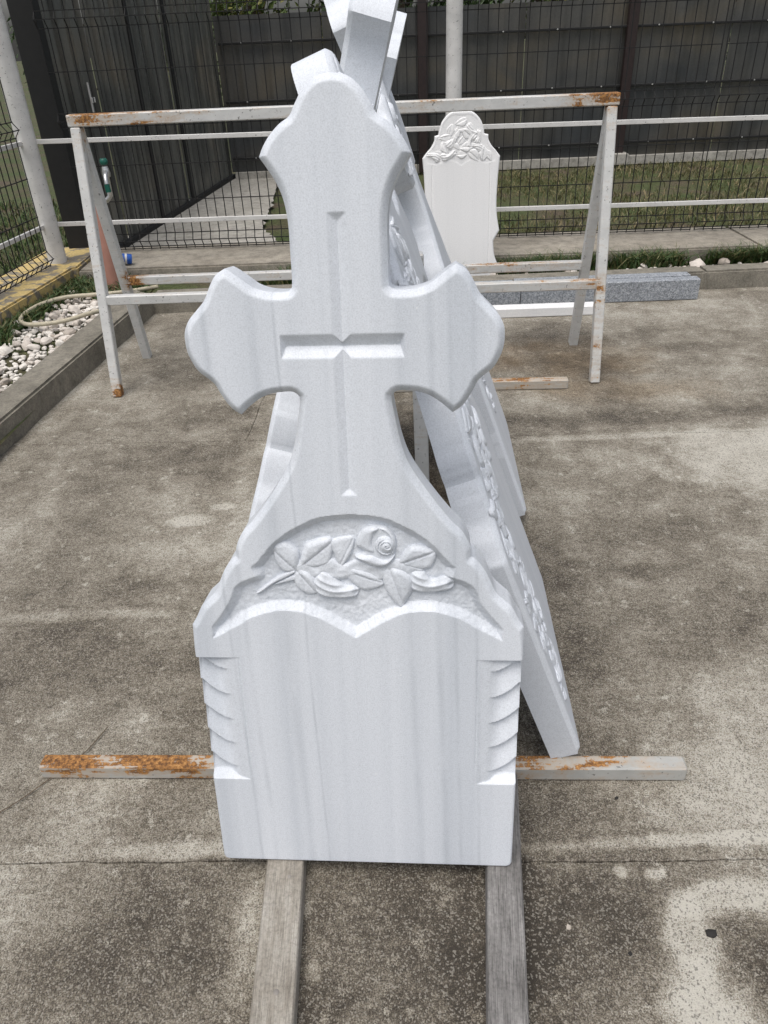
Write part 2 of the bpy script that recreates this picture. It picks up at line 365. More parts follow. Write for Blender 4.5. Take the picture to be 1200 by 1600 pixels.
# yard: cast panels with real joints
base = obj('yard_floor', [(-1.75, -2, -.007), (6, -2, -.007), (6, 4.95, -.007), (-1.6, 4.95, -.007)], [(0, 1, 2, 3)], M['kerb']); tag(base, kind='structure')
def xj(y): return -.576 + .069 * (y - 3.157)
def yj1(x): return .955 - .045 * x
def yj2(x): return 2.925 - .055 * x
def xk(y): return -1.41 + .122 * (y - 4.8)
_J = np.random.default_rng(3).uniform(-1, 1, 4000)
def wander(t):                                # slow wander of a saw cut or day joint, the same for both sides of it
    def l(x, o): i = math.floor(x); f = x - i; return _J[(i + o) % 4000] * (1 - f) + _J[(i + 1 + o) % 4000] * f
    return .0040 * l(t * 6 + 500, 0) + .0022 * l(t * 23 + 500, 900) + .0012 * l(t * 70 + 900, 1800)
def ragged(a, b, amp=.0007, step=.012):
    a = Vector(a); b = Vector(b); n = max(1, int((b - a).length / step)); out = []; hor = abs(b.x - a.x) > abs(b.y - a.y)
    for i in range(n):
        p = a.lerp(b, i / n); q = wander(p.x if hor else p.y) + (random.gauss(0, amp) if i else 0)
        out.append((p.x, p.y + q) if hor else (p.x + q, p.y))
    return out
def panel(c4):
    P = []
    for i in range(4): P += ragged(c4[i], c4[(i + 1) % 4])
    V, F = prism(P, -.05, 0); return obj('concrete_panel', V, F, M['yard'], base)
g = .0014
def corner(x, yf): return (x, yf(x))
rows = [lambda x: -1.9 + 0 * x, yj1, yj2, lambda x: 4.802 + 0 * x]
for r in range(3):
    lo, hi = rows[r], rows[r + 1]
    gl = g if r else 0; gh = g if r < 2 else 0
    def ix(f, col, s):                       # where a row line meets the long joint / the kerb
        y = 2.0
        for _ in range(20): y = f(col(y))
        return (col(y) + s * g, y)
    if r < 2:
        a, d_ = ix(lo, xk, 0), ix(hi, xk, 0); panel([(a[0], a[1] + gl), (5.5, lo(5.5) + gl), (5.5, hi(5.5) - gh), (d_[0], d_[1] - gh)]); continue
    a, b = ix(lo, xk, 0), ix(lo, xj, -1); c_, d_ = ix(hi, xj, -1), ix(hi, xk, 0)
    panel([(a[0], a[1] + gl), (b[0], b[1] + gl), (c_[0], c_[1] - gh), (d_[0], d_[1] - gh)])
    a, d_ = ix(lo, xj, 1), ix(hi, xj, 1)
    panel([(a[0], a[1] + gl), (5.5, lo(5.5) + gl), (5.5, hi(5.5) - gh), (d_[0], d_[1] - gh)])

# kerbs round the yard
kb = tag(thing('kerb', (-1.4, 4.8, 0), None, None), kind='structure'); 
def kerb_piece(p4, z1, bev=.012):
    V, F = prism(p4, -.06, z1); bm = bmesh.new(); me = bpy.data.meshes.new('t'); me.from_pydata(V, [], F); bm.from_mesh(me); bpy.data.meshes.remove(me)
    bmesh.ops.bevel(bm, geom=[e for e in bm.edges if min(v.co.z for v in e.verts) > 0], offset=bev, segments=2, affect='EDGES')
    return from_bm('kerb_stone', bm, M['kerb'], kb, 40)
y0 = -1.9
for (ya, yb_) in ((-1.9, .6), (.603, 2.7), (2.703, 4.8)):
    kerb_piece([(xk(ya), ya), (xk(yb_), yb_), (xk(yb_) - .165, yb_ + (.02 if yb_ < 4.7 else .15)), (xk(ya) - .165, ya + .02)], .13)
xs = [-1.412, .25, 2.1, 4.2, 6.0]
for i in range(4):
    kerb_piece([(xs[i] + .0015, 4.802), (xs[i + 1], 4.802), (xs[i + 1], 4.945), (xs[i] + .0015, 4.945)], .112 + .002 * i)

def FY(x): return 5.73 - .037 * x            # line of the rear fence
# bed of soil and pebbles between kerb and plinth
obj('gravel_bed', [(-2.75, 1.2, .055), (-1.72, 1.2, .055), (-1.50, 4.90, .062), (6, 4.92, .062), (6, 5.35, .075), (-2.35, 5.45, .075)],
    [(0, 1, 2, 5), (2, 3, 4, 5)], M['lawn'])
bed = bpy.data.objects['gravel_bed']; tag(bed, kind='structure')
pl = tag(thing('fence_plinth', (0, 5.4, 0), None, None), kind='structure')
def plinth_piece(p4, z1, mat, name):
    V, F = prism(p4, -.08, z1); bm = bmesh.new(); me = bpy.data.meshes.new('t'); me.from_pydata(V, [], F); bm.from_mesh(me); bpy.data.meshes.remove(me)
    bmesh.ops.bevel(bm, geom=[e for e in bm.edges if min(v.co.z for v in e.verts) > 0], offset=.012, segments=2, affect='EDGES')
    return from_bm(name, bm, mat, pl, 40)
px = [-2.02, .6, 2.6, 6.0]
for i in range(3):
    a, b = px[i] + .002, px[i + 1] - .002
    plinth_piece([(a, FY(a) - .50), (b, FY(b) - .46), (b, FY(b) + .12), (a, FY(a) + .12)], .165, M['plinth'], 'plinth_block')
def LX(y): return -2.20 - .14 * (5.45 - y)   # line of the left fence
plinth_piece([(LX(.5) - .12, .5), (LX(.5) + .17, .5), (LX(5.3) + .17, 5.30), (-2.025, 5.31), (-2.025, FY(-2.0) + .12), (-2.42, FY(-2.4) + .12)], .185, M['yellow'], 'plinth_block')

# ground beyond the fence
_pe = [(-.62, FY(-.6) + .125), (-.80, 6.6), (-.98, 7.15), (-1.02, 8.4), (-1.05, 9.95)]; _pp = []
for _a, _b in zip(_pe[:-1], _pe[1:]):
    for _i in range(12): _t = _i / 12; _pp.append((_a[0] + (_b[0] - _a[0]) * _t + random.gauss(0, .012), _a[1] + (_b[1] - _a[1]) * _t, .004))
path = obj('concrete_path', [(-2.4, FY(-2.4) + .125, .004)] + _pp + [(-1.05, 9.95, .004), (-1.75, 9.95, .004), (-2.3, 6.2, .004)], [tuple(range(len(_pp) + 4))], M['path']); tag(path, kind='structure')

# ------------------------------------------------------------------ carved stones
def catmull(P, step):
    P = np.array(P, float)
    if len(P) == 2:
        n = max(1, int(np.hypot(*(P[1] - P[0])) / step)); return [tuple(P[0] + (P[1] - P[0]) * i / n) for i in range(n)]
    Q = np.vstack([2 * P[0] - P[1], P, 2 * P[-1] - P[-2]]); out = []
    for i in range(1, len(Q) - 2):
        p0, p1, p2, p3 = Q[i - 1], Q[i], Q[i + 1], Q[i + 2]; n = max(1, int(np.hypot(*(p2 - p1)) / step))
        for k in range(n):
            t = k / n
            out.append(tuple(.5 * (2 * p1 + (p2 - p0) * t + (2 * p0 - 5 * p1 + 4 * p2 - p3) * t * t + (3 * p1 - p0 - 3 * p2 + p3) * t ** 3)))
    return out
def smooth_line(pts, step=.004):
    """points with a third value are corners"""
    out = []; cur = []
    for p in pts:
        cur.append(p[:2])
        if len(p) > 2 and len(cur) > 1: out += catmull(cur, step); cur = [p[:2]]
    if len(cur) > 1: out += catmull(cur, step)
    out.append(pts[-1][:2]); return out
def mirror(half, step=.004):
    h = smooth_line(half, step); return h + [(-u, v) for u, v in h[::-1][0 if abs(h[-1][0]) > 1e-6 else 1:-1]]
def loop_line(pts, step=.0015): 
    P = [p[:2] for p in pts]; P = P + P[:3]; c = catmull(P, step)
    # drop the lead-in so that the closed curve is smooth all round
    n = len(P); seg = [];  Q = np.array(P)
    for i in range(1, n - 2):
        p0, p1, p2, p3 = Q[i - 1], Q[i], Q[i + 1], Q[i + 2]; m = max(2, int(np.hypot(*(p2 - p1)) / step))
        for k in range(m):
            t = k / m
            seg.append(tuple(.5 * (2 * p1 + (p2 - p0) * t + (2 * p0 - 5 * p1 + 4 * p2 - p3) * t * t + (3 * p1 - p0 - 3 * p2 + p3) * t ** 3)))
    return seg
def sdf(poly, P, chunk=3000):
    A = np.array(poly); B = np.roll(A, -1, 0); D = B - A; L2 = (D ** 2).sum(1) + 1e-18
    dist = np.empty(len(P)); cp = np.empty((len(P), 2))
    for i in range(0, len(P), chunk):
        q = P[i:i + chunk]
        wx = q[:, 0:1] - A[:, 0]; wy = q[:, 1:2] - A[:, 1]
        t = np.clip((wx * D[:, 0] + wy * D[:, 1]) / L2, 0, 1)
        dx = wx - t * D[:, 0]; dy = wy - t * D[:, 1]; d2 = dx * dx + dy * dy; k = d2.argmin(1); ar = np.arange(len(q))
        cond = ((A[:, 1] <= q[:, 1:2]) != (B[:, 1] <= q[:, 1:2])) & (q[:, 0:1] < A[:, 0] + (q[:, 1:2] - A[:, 1]) * D[:, 0] / np.where(D[:, 1] == 0, 1e-18, D[:, 1]))
        ins = cond.sum(1) % 2 == 1
        d = np.sqrt(d2[ar, k]); dist[i:i + chunk] = np.where(ins, d, -d)
        cp[i:i + chunk, 0] = q[:, 0] - dx[ar, k]; cp[i:i + chunk, 1] = q[:, 1] - dy[ar, k]
    return dist, cp
def carve(name, poly, hfun, depth, d, mat, sym=False, back=True, smooth=28):
    """solid plate whose face is a carved height field: x across, z up, -y towards the onlooker"""
    A = np.array(poly); u0, v0 = A.min(0) - d * 1.01; u1, v1 = A.max(0) + d * 1.01
    if sym: n = int(u1 / d) + 1; U = np.arange(-n, n + 1) * d
    else: U = np.arange(u0, u1 + d, d)
    Vv = np.arange(v0 if not sym else -d, v1 + d, d) + (0.0 if not sym else d * .5)
    nu, nv = len(U), len(Vv); gu, gv = np.meshgrid(U, Vv); P = np.stack([gu.ravel(), gv.ravel()], 1)
    if sym:
        half = P[:, 0] >= -1e-9; dh, ch = sdf(poly, P[half])
        D2 = np.empty((nv, nu)); C2 = np.empty((nv, nu, 2)); k = (nu - 1) // 2
        dh = dh.reshape(nv, k + 1); ch = ch.reshape(nv, k + 1, 2)
        D2[:, k:] = dh; C2[:, k:] = ch; D2[:, :k] = dh[:, :0:-1]; C2[:, :k] = ch[:, :0:-1] * np.array([-1, 1])
        dist = D2.ravel(); cp = C2.reshape(-1, 2)
    else: dist, cp = sdf(poly, P)
    ins = dist > d * .12
    i0 = (np.arange(nv - 1)[:, None] * nu + np.arange(nu - 1)).ravel(); quad = np.stack([i0, i0 + 1, i0 + nu + 1, i0 + nu], 1)
    quad = quad[ins[quad].sum(1) >= 1]
    # leave out cells that only touch by one corner across the outline twice
    used = np.unique(quad); remap = -np.ones(len(P), int); remap[used] = np.arange(len(used)); quad = remap[quad]
    Q = P[used].copy(); dd = dist[used].copy(); out = ~ins[used]; Q[out] = cp[used][out]; dd[out] = 0
    h = hfun(Q[:, 0], Q[:, 1], dd)
    V = np.stack([Q[:, 0], -h, Q[:, 1]], 1)
    # rim
    e = np.concatenate([quad[:, [0, 1]], quad[:, [1, 2]], quad[:, [2, 3]], quad[:, [3, 0]]]); N = len(V)
    key = e[:, 0] * N + e[:, 1]; rkey = e[:, 1] * N + e[:, 0]; bd = e[~np.isin(key, rkey)]
    bv = np.unique(bd); bm_ = -np.ones(N, int); bm_[bv] = N + np.arange(len(bv))
    VB = V[bv].copy(); VB[:, 1] = depth
    faces = [tuple(q) for q in quad.tolist()]
    faces += [(b, a, int(bm_[a]), int(bm_[b])) for a, b in bd.tolist()]
    if back:
        nxt = {}
        for a, b in bd.tolist(): nxt.setdefault(a, []).append(b)
        loops = []
        while nxt:
            s = next(iter(nxt)); cur = s; lp = []
            while cur in nxt:
                lp.append(int(bm_[cur])); L = nxt[cur]; nx = L.pop()
                if not L: del nxt[cur]
                cur = nx
                if cur == s: break
            if len(lp) > 2: loops.append(lp)
        faces += [tuple(l[::-1]) for l in loops]
    me = bpy.data.meshes.new(name); me.from_pydata(np.vstack([V, VB]).tolist(), [], faces); me.update(); me.validate()
    me.materials.append(mat); me.shade_smooth(); me.set_sharp_from_angle(angle=R(smooth))
    return me
def sstep(a, b, x): t = np.clip((x - a) / (b - a), 0, 1); return t * t * (3 - 2 * t)
_LAT = np.random.default_rng(11).uniform(-1, 1, (128, 128))
def vnoise(u, v, s, seed=0):
    def lat(x, y):
        i, j = np.floor(x).astype(int), np.floor(y).astype(int); a, b = x - i, y - j; a = a * a * (3 - 2 * a); b = b * b * (3 - 2 * b); i %= 128; j %= 128; i1, j1 = (i + 1) % 128, (j + 1) % 128
        return (_LAT[i, j] * (1 - a) + _LAT[i1, j] * a) * (1 - b) + (_LAT[i, j1] * (1 - a) + _LAT[i1, j1] * a) * b
    x, y = u * s * .5 + seed * 7.3 + 40, v * s * .5 + seed * 3.1 + 40
    return lat(x, y) + .5 * lat(x * 2.1 + 9, y * 2.1 + 5)
HALF = [(0, 1.431), (.022, 1.4265), (.0405, 1.412), (.0534, 1.393), (.0615, 1.379), (.0765, 1.3695), (.0915, 1.3555), (.102, 1.3415), (.109, 1.3275, 1),
        (.0975, 1.311), (.087, 1.294), (.079, 1.2745), (.0748, 1.2535), (.073, 1.23), (.073, 1.20), (.0732, 1.155), (.0762, 1.144), (.086, 1.1405), (.112, 1.1415), (.1335, 1.148), (.1505, 1.160), (.165, 1.1705), (.1755, 1.1765, 1),
        (.190, 1.1675), (.200, 1.1535), (.2075, 1.1385), (.2135, 1.1285), (.227, 1.1145), (.239, 1.102), (.2465, 1.089), (.2495, 1.0765), (.249, 1.057), (.2445, 1.0405), (.234, 1.0215), (.2205, 1.010), (.2098, 1.0), (.202, .9845), (.1907, .966), (.181, .9565), (.171, .950, 1),
        (.1555, .964), (.1365, .977), (.1195, .9835), (.103, .986), (.085, .9865), (.0765, .981), (.0738, .973), (.0795, .938), (.088, .898), (.100, .8645), (.12, .831), (.148, .791), (.170, .763), (.188, .744), (.1985, .726), (.204, .712, 1), (.2052, .6957, 1),
        (.2163, .687), (.230, .667), (.2404, .645), (.25, .625), (.266, .609), (.278, .597), (.291, .572), (.3, .558, 1), (.3, .4934, 1), (.298, .2122, 1), (.2975, .010), (.2945, .003), (.2875, 0, 1), (0, 0, 1)]
REC = [(0, .780), (.0515, .7735), (.078, .763), (.106, .748), (.1385, .7227), (.165, .692), (.179, .678, 1), (.172, .6605, 1), (.197, .651), (.213, .637), (.2245, .6095), (.2445, .580), (.2625, .5587, 1), (.263, .533, 1),
       (.236, .5485), (.2136, .5615), (.189, .577), (.1585, .588), (.131, .593), (.095, .59), (.07, .58), (.0488, .5695), (0, .537, 1)]
RECP = mirror(REC)
RD = .0145
def cross_face(u, v, d):
    c = .0035 + .0085 * sstep(.50, .58, v)
    t = np.clip(1 - d / c, 0, 1); h = -c * .95 * t ** 1.6
    # tympanum with sloped margins
    k = (v > .53) & (v < .785); dr = np.full(u.shape, -1.0)
    if k.any(): dr[k] = sdf(RECP, np.stack([np.abs(u[k]), v[k]], 1))[0]
    ri = np.clip(dr, 0, RD) ; h2 = -ri - np.where(dr > 0, .0006 * vnoise(u, v, 520, 1) + .0006 * vnoise(u, v, 190, 2), 0)
    h = np.minimum(h, np.where(dr > 0, h2, 0))
    # incised cross
    gv = np.minimum(.0145 - np.abs(u), np.minimum(1.252 - v, v - .8116) * 1.3)
    gh = np.minimum(.0185 - np.abs(v - 1.059), .0965 - np.abs(u) + 0 * v)
    gh = np.minimum(.0185 - np.abs(v - 1.059), (.0965 - np.abs(u)) * 2.5)
    h = h - np.clip(gv, 0, .02) * .40 * (gv >= gh) - np.clip(gh, 0, .02) * .62 * (gh > gv)
    # twisted ribs down both flanks of the slab
    a = np.abs(u); z = (v > .2) & (v < .4925)
    s = np.clip((.2985 - a) / .055, 0, 1.6); base_ = -.0125 * np.clip((a - .222) / .076, 0, 1) ** .8
    P = .0565; ph = (v + .030 * (1 - (1 - np.clip(s, 0, 1)) ** 2) + .013) / P; fr = ph - np.floor(ph)
    rib = -.0135 * fr ** 1.1 * (1 - sstep(.55, 1.06, s)) * sstep(-.02, .10, s + .05)
    hz = np.maximum(base_ + rib, -np.clip(v - .2115, 0, 1) * 1.05)
    h = np.where(z, np.minimum(h, hz), h)
    h = h - np.where(z, .0012 * np.exp(-((a - .2195) / .0016) ** 2) * sstep(.235, .26, v), 0)
    return h + .00012 * vnoise(u, v, 40, 3)
def plain_face(u, v, d):
    t = np.clip(1 - d / .012, 0, 1); return -.011 * t ** 1.6 + .0003 * vnoise(u, v, 60, 3)

# --- carved relief pieces, shared between the stones
def leaf_h(p0, p1, H=.0115):
    p0 = np.array(p0); p1 = np.array(p1); dv = (p1 - p0) / np.hypot(*(p1 - p0)); nn = np.array([-dv[1], dv[0]])
    def f(u, v, d):
        s = (u - p0[0]) * nn[0] + (v - p0[1]) * nn[1]; l = ((u - p0[0]) * dv[0] + (v - p0[1]) * dv[1]) / np.hypot(*(p1 - p0)); a = np.clip(np.abs(s) / .017, 0, 1)
        t = np.clip(d / .0085, 0, 1); pil = np.sqrt(1 - (1 - t) ** 2)
        return H * .70 * pil + (.0014 * np.sign(s) * np.clip(a * 3, 0, 1) + .0014 * np.sin(l * 3)) * t - .0030 * np.exp(-np.abs(s) / .0024) * np.clip(d / .005, 0, 1) + .0003 * vnoise(u, v, 500, 2)
    return f
def bud_h(p0, p1, H=.0135):
    p0 = np.array(p0); p1 = np.array(p1); dv = (p1 - p0) / np.hypot(*(p1 - p0)); nn = np.array([-dv[1], dv[0]])
    def f(u, v, d):
        s = (u - p0[0]) * nn[0] + (v - p0[1]) * nn[1]; l = ((u - p0[0]) * dv[0] + (v - p0[1]) * dv[1]) / np.hypot(*(p1 - p0))
        t = np.clip(d / .0125, 0, 1); dome = np.sqrt(1 - (1 - t) ** 2)
        fold = .0022 * np.abs(np.sin((s + .006 * np.sin(l * 4)) / .0036)) * np.clip(d / .004, 0, 1)
        mouth = -.0045 * np.exp(-(((u - p1[0]) / .0045) ** 2 + ((v - p1[1]) / .0055) ** 2))
        return H * dome - fold + mouth + .0003 * vnoise(u, v, 240, 5)
    return f
def dome_h(H, r, base=0.0, tilt=(0, 0), c=(0, 0), edge=.0):
    def f(u, v, d):
        t = np.clip(d / r, 0, 1)
        return base + H * np.sqrt(1 - (1 - t) ** 2) + tilt[0] * (u - c[0]) + tilt[1] * (v - c[1]) - edge * np.clip((d - .002) / r, 0, 1)
    return f
def coil_h(c, H, base, pitch=.0047, r=.016):
    def f(u, v, d):
        x, y = u - c[0], v - c[1]; rr = np.hypot(x, y); th = np.arctan2(y, x)
        ph = rr / pitch - th / (2 * math.pi); fr = ph - np.floor(ph)
        return base + H * np.sqrt(np.clip(d / .006, 0, 1)) * (1 - .25 * (rr / r) ** 2) - .0024 * fr ** 1.6 * np.clip(d / .003, 0, 1)
    return f
REL = dict(
 leaf1=([(-.1344, .7156), (-.115, .7208), (-.0972, .7053), (-.0973, .6809), (-.1014, .6686), (-.1222, .6685), (-.135, .6878)], leaf_h((-.1323, .7018), (-.1012, .6704))),
 leaf2=([(-.0825, .7122), (-.0708, .7225), (-.0392, .7277), (-.0394, .6951), (-.0513, .6793), (-.0879, .6792)], leaf_h((-.0896, .6775), (-.0396, .7191))),
 leaf3=([(-.0364, .7209), (-.0172, .7294), (.0014, .7277), (-.0029, .7021), (-.0164, .6812), (-.0245, .6777), (-.0313, .6985)], leaf_h((-.002, .7226), (-.0245, .6777), .0095)),
 leaf4=([(-.1014, .6686), (-.0777, .6634), (-.066, .6457), (-.0672, .626), (-.0867, .624), (-.1032, .6419)], leaf_h((-.1014, .6686), (-.0703, .6277), .0095)),
 leaf5=([(-.0201, .6689), (.0085, .6708), (.0334, .6604), (.0487, .6427), (.0261, .6319), (.0071, .6354), (-.0112, .6566)], leaf_h((-.0139, .6672), (.0424, .6463), .010)),
 leaf6=([(.0572, .6675), (.0778, .6711), (.0995, .6571), (.1024, .6359), (.0926, .6144), (.0812, .5998), (.0609, .625), (.0536, .6499)], leaf_h((.0651, .6675), (.0815, .6179), .0125)),
 leaf7=([(.0827, .6815), (.0971, .7091), (.1157, .7143), (.1404, .7041), (.1373, .6817), (.1247, .673), (.1029, .6747)], leaf_h((.0842, .6815), (.1373, .7024))),
 bud1=([(-.0657, .6511), (-.049, .6635), (-.0183, .6406), (-.0024, .6389), (.0053, .6318), (-.0065, .6173), (-.0547, .6188), (-.0667, .635)], bud_h((-.062, .643), (-.001, .629))),
 bud2=([(.1059, .6642), (.1247, .666), (.1372, .652), (.1653, .6592), (.1732, .6469), (.1623, .6327), (.115, .6289), (.1025, .6395)], bud_h((.108, .650), (.1665, .645))),
 mound=([(-.108, .674), (-.090, .690), (-.064, .686), (-.040, .692), (-.018, .682), (.012, .690), (.045, .684), (.078, .690), (.104, .682), (.124, .672), (.112, .656), (.088, .648), (.062, .652), (.036, .646), (.008, .654), (-.030, .648), (-.055, .654), (-.082, .650)], lambda u, v, d: .0058 * np.sqrt(1 - (1 - np.clip(d / .009, 0, 1)) ** 2) + .0012 * vnoise(u, v, 150, 3) * np.clip(d / .006, 0, 1)),
 stem=([(-.176, .624), (-.150, .6455), (-.128, .6600), (-.106, .6700), (-.102, .6640), (-.120, .6530), (-.145, .6400), (-.168, .6235)], dome_h(.007, .004)),
 stem2=([(-.145, .6385), (-.125, .6510), (-.104, .6600), (-.101, .6500), (-.120, .6440)], dome_h(.0055, .004)),
 rose=([(.0057, .7192), (.0176, .7463), (.0364, .7546), (.0609, .7513), (.0758, .7295), (.0737, .7022), (.0654, .6815), (.0464, .6744), (.0246, .6813), (.0032, .6969), (.0192, .7055)], dome_h(.0085, .006)),
 petal1=([(.0057, .7192), (.0176, .7463), (.0364, .7546), (.048, .7500), (.0400, .7380), (.0365, .7210), (.0400, .7060), (.0300, .7030), (.0192, .7075)], dome_h(.0125, .010, 0, (.16, .03), (.03, .72))),
 petal2=([(.0032, .6969), (.0200, .7010), (.0340, .7010), (.0450, .6960), (.0580, .6935), (.0737, .7000), (.0654, .6815), (.0464, .6744), (.0246, .6813)], dome_h(.0150, .011, 0, (0, .12), (.04, .69))),
 petal3=([(.0610, .7513), (.0758, .7295), (.0740, .7060), (.0660, .6980), (.0690, .7200), (.0600, .7390), (.0460, .7500)], dome_h(.0120, .006)),
)
rosec = [(.0565 + .0205 * math.cos(a), .7185 + .0225 * math.sin(a)) for a in np.linspace(0, 2 * math.pi, 25)[:-1]]
coilc = [(.0605 + .0155 * math.cos(a), .7192 + .0165 * math.sin(a)) for a in np.linspace(0, 2 * math.pi, 25)[:-1]]
REL['swirl'] = (rosec, coil_h((.058, .7188), .0150, 0, .0085, .022)); REL['coil'] = (coilc, coil_h((.0605, .7192), .0180, 0, .0066, .016))
RMESH = {}
def relief_mesh(key, mat):
    if (key, mat.name) not in RMESH:
        poly, hf = REL[key]; me = carve(key.rstrip('0123456789'), loop_line(poly), hf, .004, .0010, mat, back=False, smooth=60); RMESH[(key, mat.name)] = me
    return RMESH[(key, mat.name)]
NM = dict(leaf='leaf', bud='rosebud', mound='foliage_ground', stem='stem', rose='rose', petal='petal', swirl='petal', coil='rose_heart')
def put(key, parent, mat, y=RD, off=(0, 0), rot=0.0, sc=1.0, pivot=None):
    """lay a relief piece on a carved ground y behind the face"""
    o = bpy.data.objects.new(NM[key.rstrip('0123456789')], relief_mesh(key, mat)); COL.objects.link(o); o.parent = parent
    c = np.mean(REL[key][0], 0); k_ = 1.13 if key[:4] in ('leaf', 'bud1', 'bud2') and pivot is None else 1.0
    m = Matrix.Translation((c[0] + off[0], y, c[1] + off[1])) @ Matrix.Rotation(rot, 4, 'Y') @ Matrix.Diagonal((sc * k_, sc, sc * k_, 1)) @ Matrix.Translation((-c[0], 0, -c[1]))
    o.matrix_basis = m; return o
def put_at(key, parent, mat, u, v, y=0.0, rot=0.0, sc=1.0):
    c = np.mean(REL[key][0], 0); return put(key, parent, mat, y, (u - c[0], v - c[1]), rot, sc)
def place(o, org, u, v):
    u = Vector(u).normalized(); v = Vector(v); v = (v - u * v.dot(u)).normalized(); b = v.cross(u)
    m = Matrix((u, b, v)).transposed().to_4x4(); m.translation = org; o.matrix_basis = m

# the cross in front
fx = thing('cross_headstone', (0, 0, 0), 'tall bluish-white marble cross headstone with carved rose panel, facing the viewer in front', 'headstone')
place(fx, (-.0687, .9259, .045), (.9969, -.0781, 0), (.0146, .1868, .9823))
TH = .068
slab = bpy.data.objects.new('slab', carve('slab', mirror(HALF), cross_face, TH, .0017, M['marble'], sym=True)); link(slab, fx, False)
for k in ('mound', 'stem', 'stem2', 'leaf1', 'leaf2', 'leaf3', 'leaf4', 'leaf5', 'leaf6', 'leaf7', 'bud1', 'bud2'): put(k, fx, M['marble'])
ro = put('rose', fx, M['marble'])
for k in ('petal1', 'petal2', 'petal3', 'swirl', 'coil'):
    o = put(k, ro, M['marble'], 0.0)

# the stones leaning on both sides of the frame
AX = Vector((.06, 1, 0)).normalized()
def vwarp(pts, vm):
    a, b = zip(*vm); return [(p[0], float(np.interp(p[1], a, b))) + tuple(p[2:]) for p in pts]
def side_cross(label, side, x, y, su, vm, lean, th, z=.068, rel=()):
    t = thing('cross_headstone', (0, 0, 0), label, 'headstone', 'marble crosses leaning on the steel frame')
    half = [(p[0] * su, p[1]) + tuple(p[2:]) for p in vwarp(HALF, vm)]
    me = carve('slab', mirror(half), plain_face, th, .006, M['marble2'], sym=True, smooth=35)
    link(bpy.data.objects.new('slab', me), t, False)
    s, c = math.sin(R(lean)), math.cos(R(lean))
    if side > 0: place(t, (x, y, z), AX, (-s, 0, c))
    else: place(t, (x, y, z), -AX, (s, 0, c))
    oc = mirror(half, .012)
    if rel:
        keep = sdf(oc, np.array([(q[1], q[2]) for q in rel]))[0] > .020; rel = [q for q, kk in zip(rel, keep) if kk]
    for (k, u, v, r, sc) in rel: put_at(k, t, M['marble2'], u, v, .0022, r, sc)
    return t
LK = ['leaf1', 'leaf2', 'leaf5', 'leaf6', 'leaf7', 'bud1', 'bud2', 'leaf3']
def garland(n, u0, u1, v0, v1, seed, sc=1.0):
    r = random.Random(seed)
    return [(LK[i % len(LK)], r.uniform(u0, u1), v0 + (v1 - v0) * (i + r.uniform(-.25, .25)) / max(1, n - 1), r.uniform(0, 6.28), r.uniform(.8, 1.25) * sc) for i in range(n)]
S1 = [(0, 0), (1.431, 1.50)]
side_cross('white marble cross leaning left, bumpy rose carving, nearest stone on the right of the frame', 1, .455, 1.492, 1.10, S1, 20.0, .074, .064,
           rel=garland(46, -.30, -.10, .12, .62, 3, .72) + garland(34, -.24, -.03, .58, .86, 15, .72) + garland(14, -.12, .0, .80, 1.05, 25, .7) + garland(46, -.275, -.04, 1.00, 1.26, 5, .75) + garland(10, -.04, .12, .60, .78, 6, .8) + garland(8, -.05, .05, 1.25, 1.46, 8, .7))
S2 = [(0, 0), (1.431, 1.655)]
side_cross('tall white marble cross, second stone of the right row, its top tilting left', 1, .515, 2.52, 1.15, S2, 19.6, .08,
           rel=garland(18, -.26, -.10, .35, .80, 11, .9) + garland(12, -.22, -.05, 1.12, 1.30, 12, .9))
S3 = [(0, 0), (.55, .50), (.70, .655), (.95, 1.08), (1.1405, 1.345), (1.1765, 1.385), (1.3275, 1.515), (1.431, 1.63)]
side_cross('white marble cross leaning right, its grey edge topmost behind the front cross', -1, -.43, 1.80, 1.12, S3, 15.8, .082)
side_cross('far marble cross of the left row, only its tip showing beside the topmost edge', -1, -.36, 2.62, 1.12, [(0, 0), (1.431, 1.535)], 15.8, .075)

# ------------------------------------------------------------------ the steel frame under the stones, and the timbers
M['rail_a'] = m_paint('foot_bar_paint', .22, (.46, .46, .44), ((-.70, 1.22, .05, .80, .18), (.36, 1.18, .05, .25, .10)), 1.0, .15)
M['frame'] = m_paint('frame_paint', .12, (.56, .57, .57), (), 1.0, .05)
O = Vector((-.09, 1.186, 0)); XA = Vector((1, -.057, 0)).normalized()
fr = thing('display_frame', O, 'white painted steel A-frame with rusty foot bars carrying the leaning crosses', 'frame')
def fp(x, y, z): return O + XA * x + AX * y + Vector((0, 0, z))
bar('foot_bar', fp(-.762, 0, .0225), fp(.762, 0, .0225), .040, .042, M['rail_a'], fr)
M['rail_b'] = m_paint('rear_foot_paint', .26, (.50, .48, .44), ((.7, 3.4, .03, .5, .12),), 1.0, .1)
bar('foot_bar', fp(-.66, 2.24, .024), fp(.865, 2.24, .024), .045, .046, M['rail_b'], fr)
for sg in (-1, 1):
    bar('leg', fp(sg * .29 + .03, 2.2, .05), fp(sg * .015 + .035, 2.2, 1.20), .042, .042, M['frame'], fr, (0, 1, 0))
bar('upright', fp(.02, .12, .05), fp(.03, .12, 1.2), .042, .042, M['frame'], fr, (0, 1, 0))
bar('ridge_bar', fp(.035, .05, 1.215), fp(.035, 2.3, 1.215), .05, .04, M['frame'], fr)
for sg in (-1, 1):
    bar('side_rail', fp(.03 + sg * .30, .02, .072), fp(.03 + sg * .30, 2.26, .072), .04, .036, M['frame'], fr)
bar('upright', fp(.165, 1.12, .05), fp(.150, 1.12, .93), .046, .046, M['frame'], fr, (0, 1, 0))
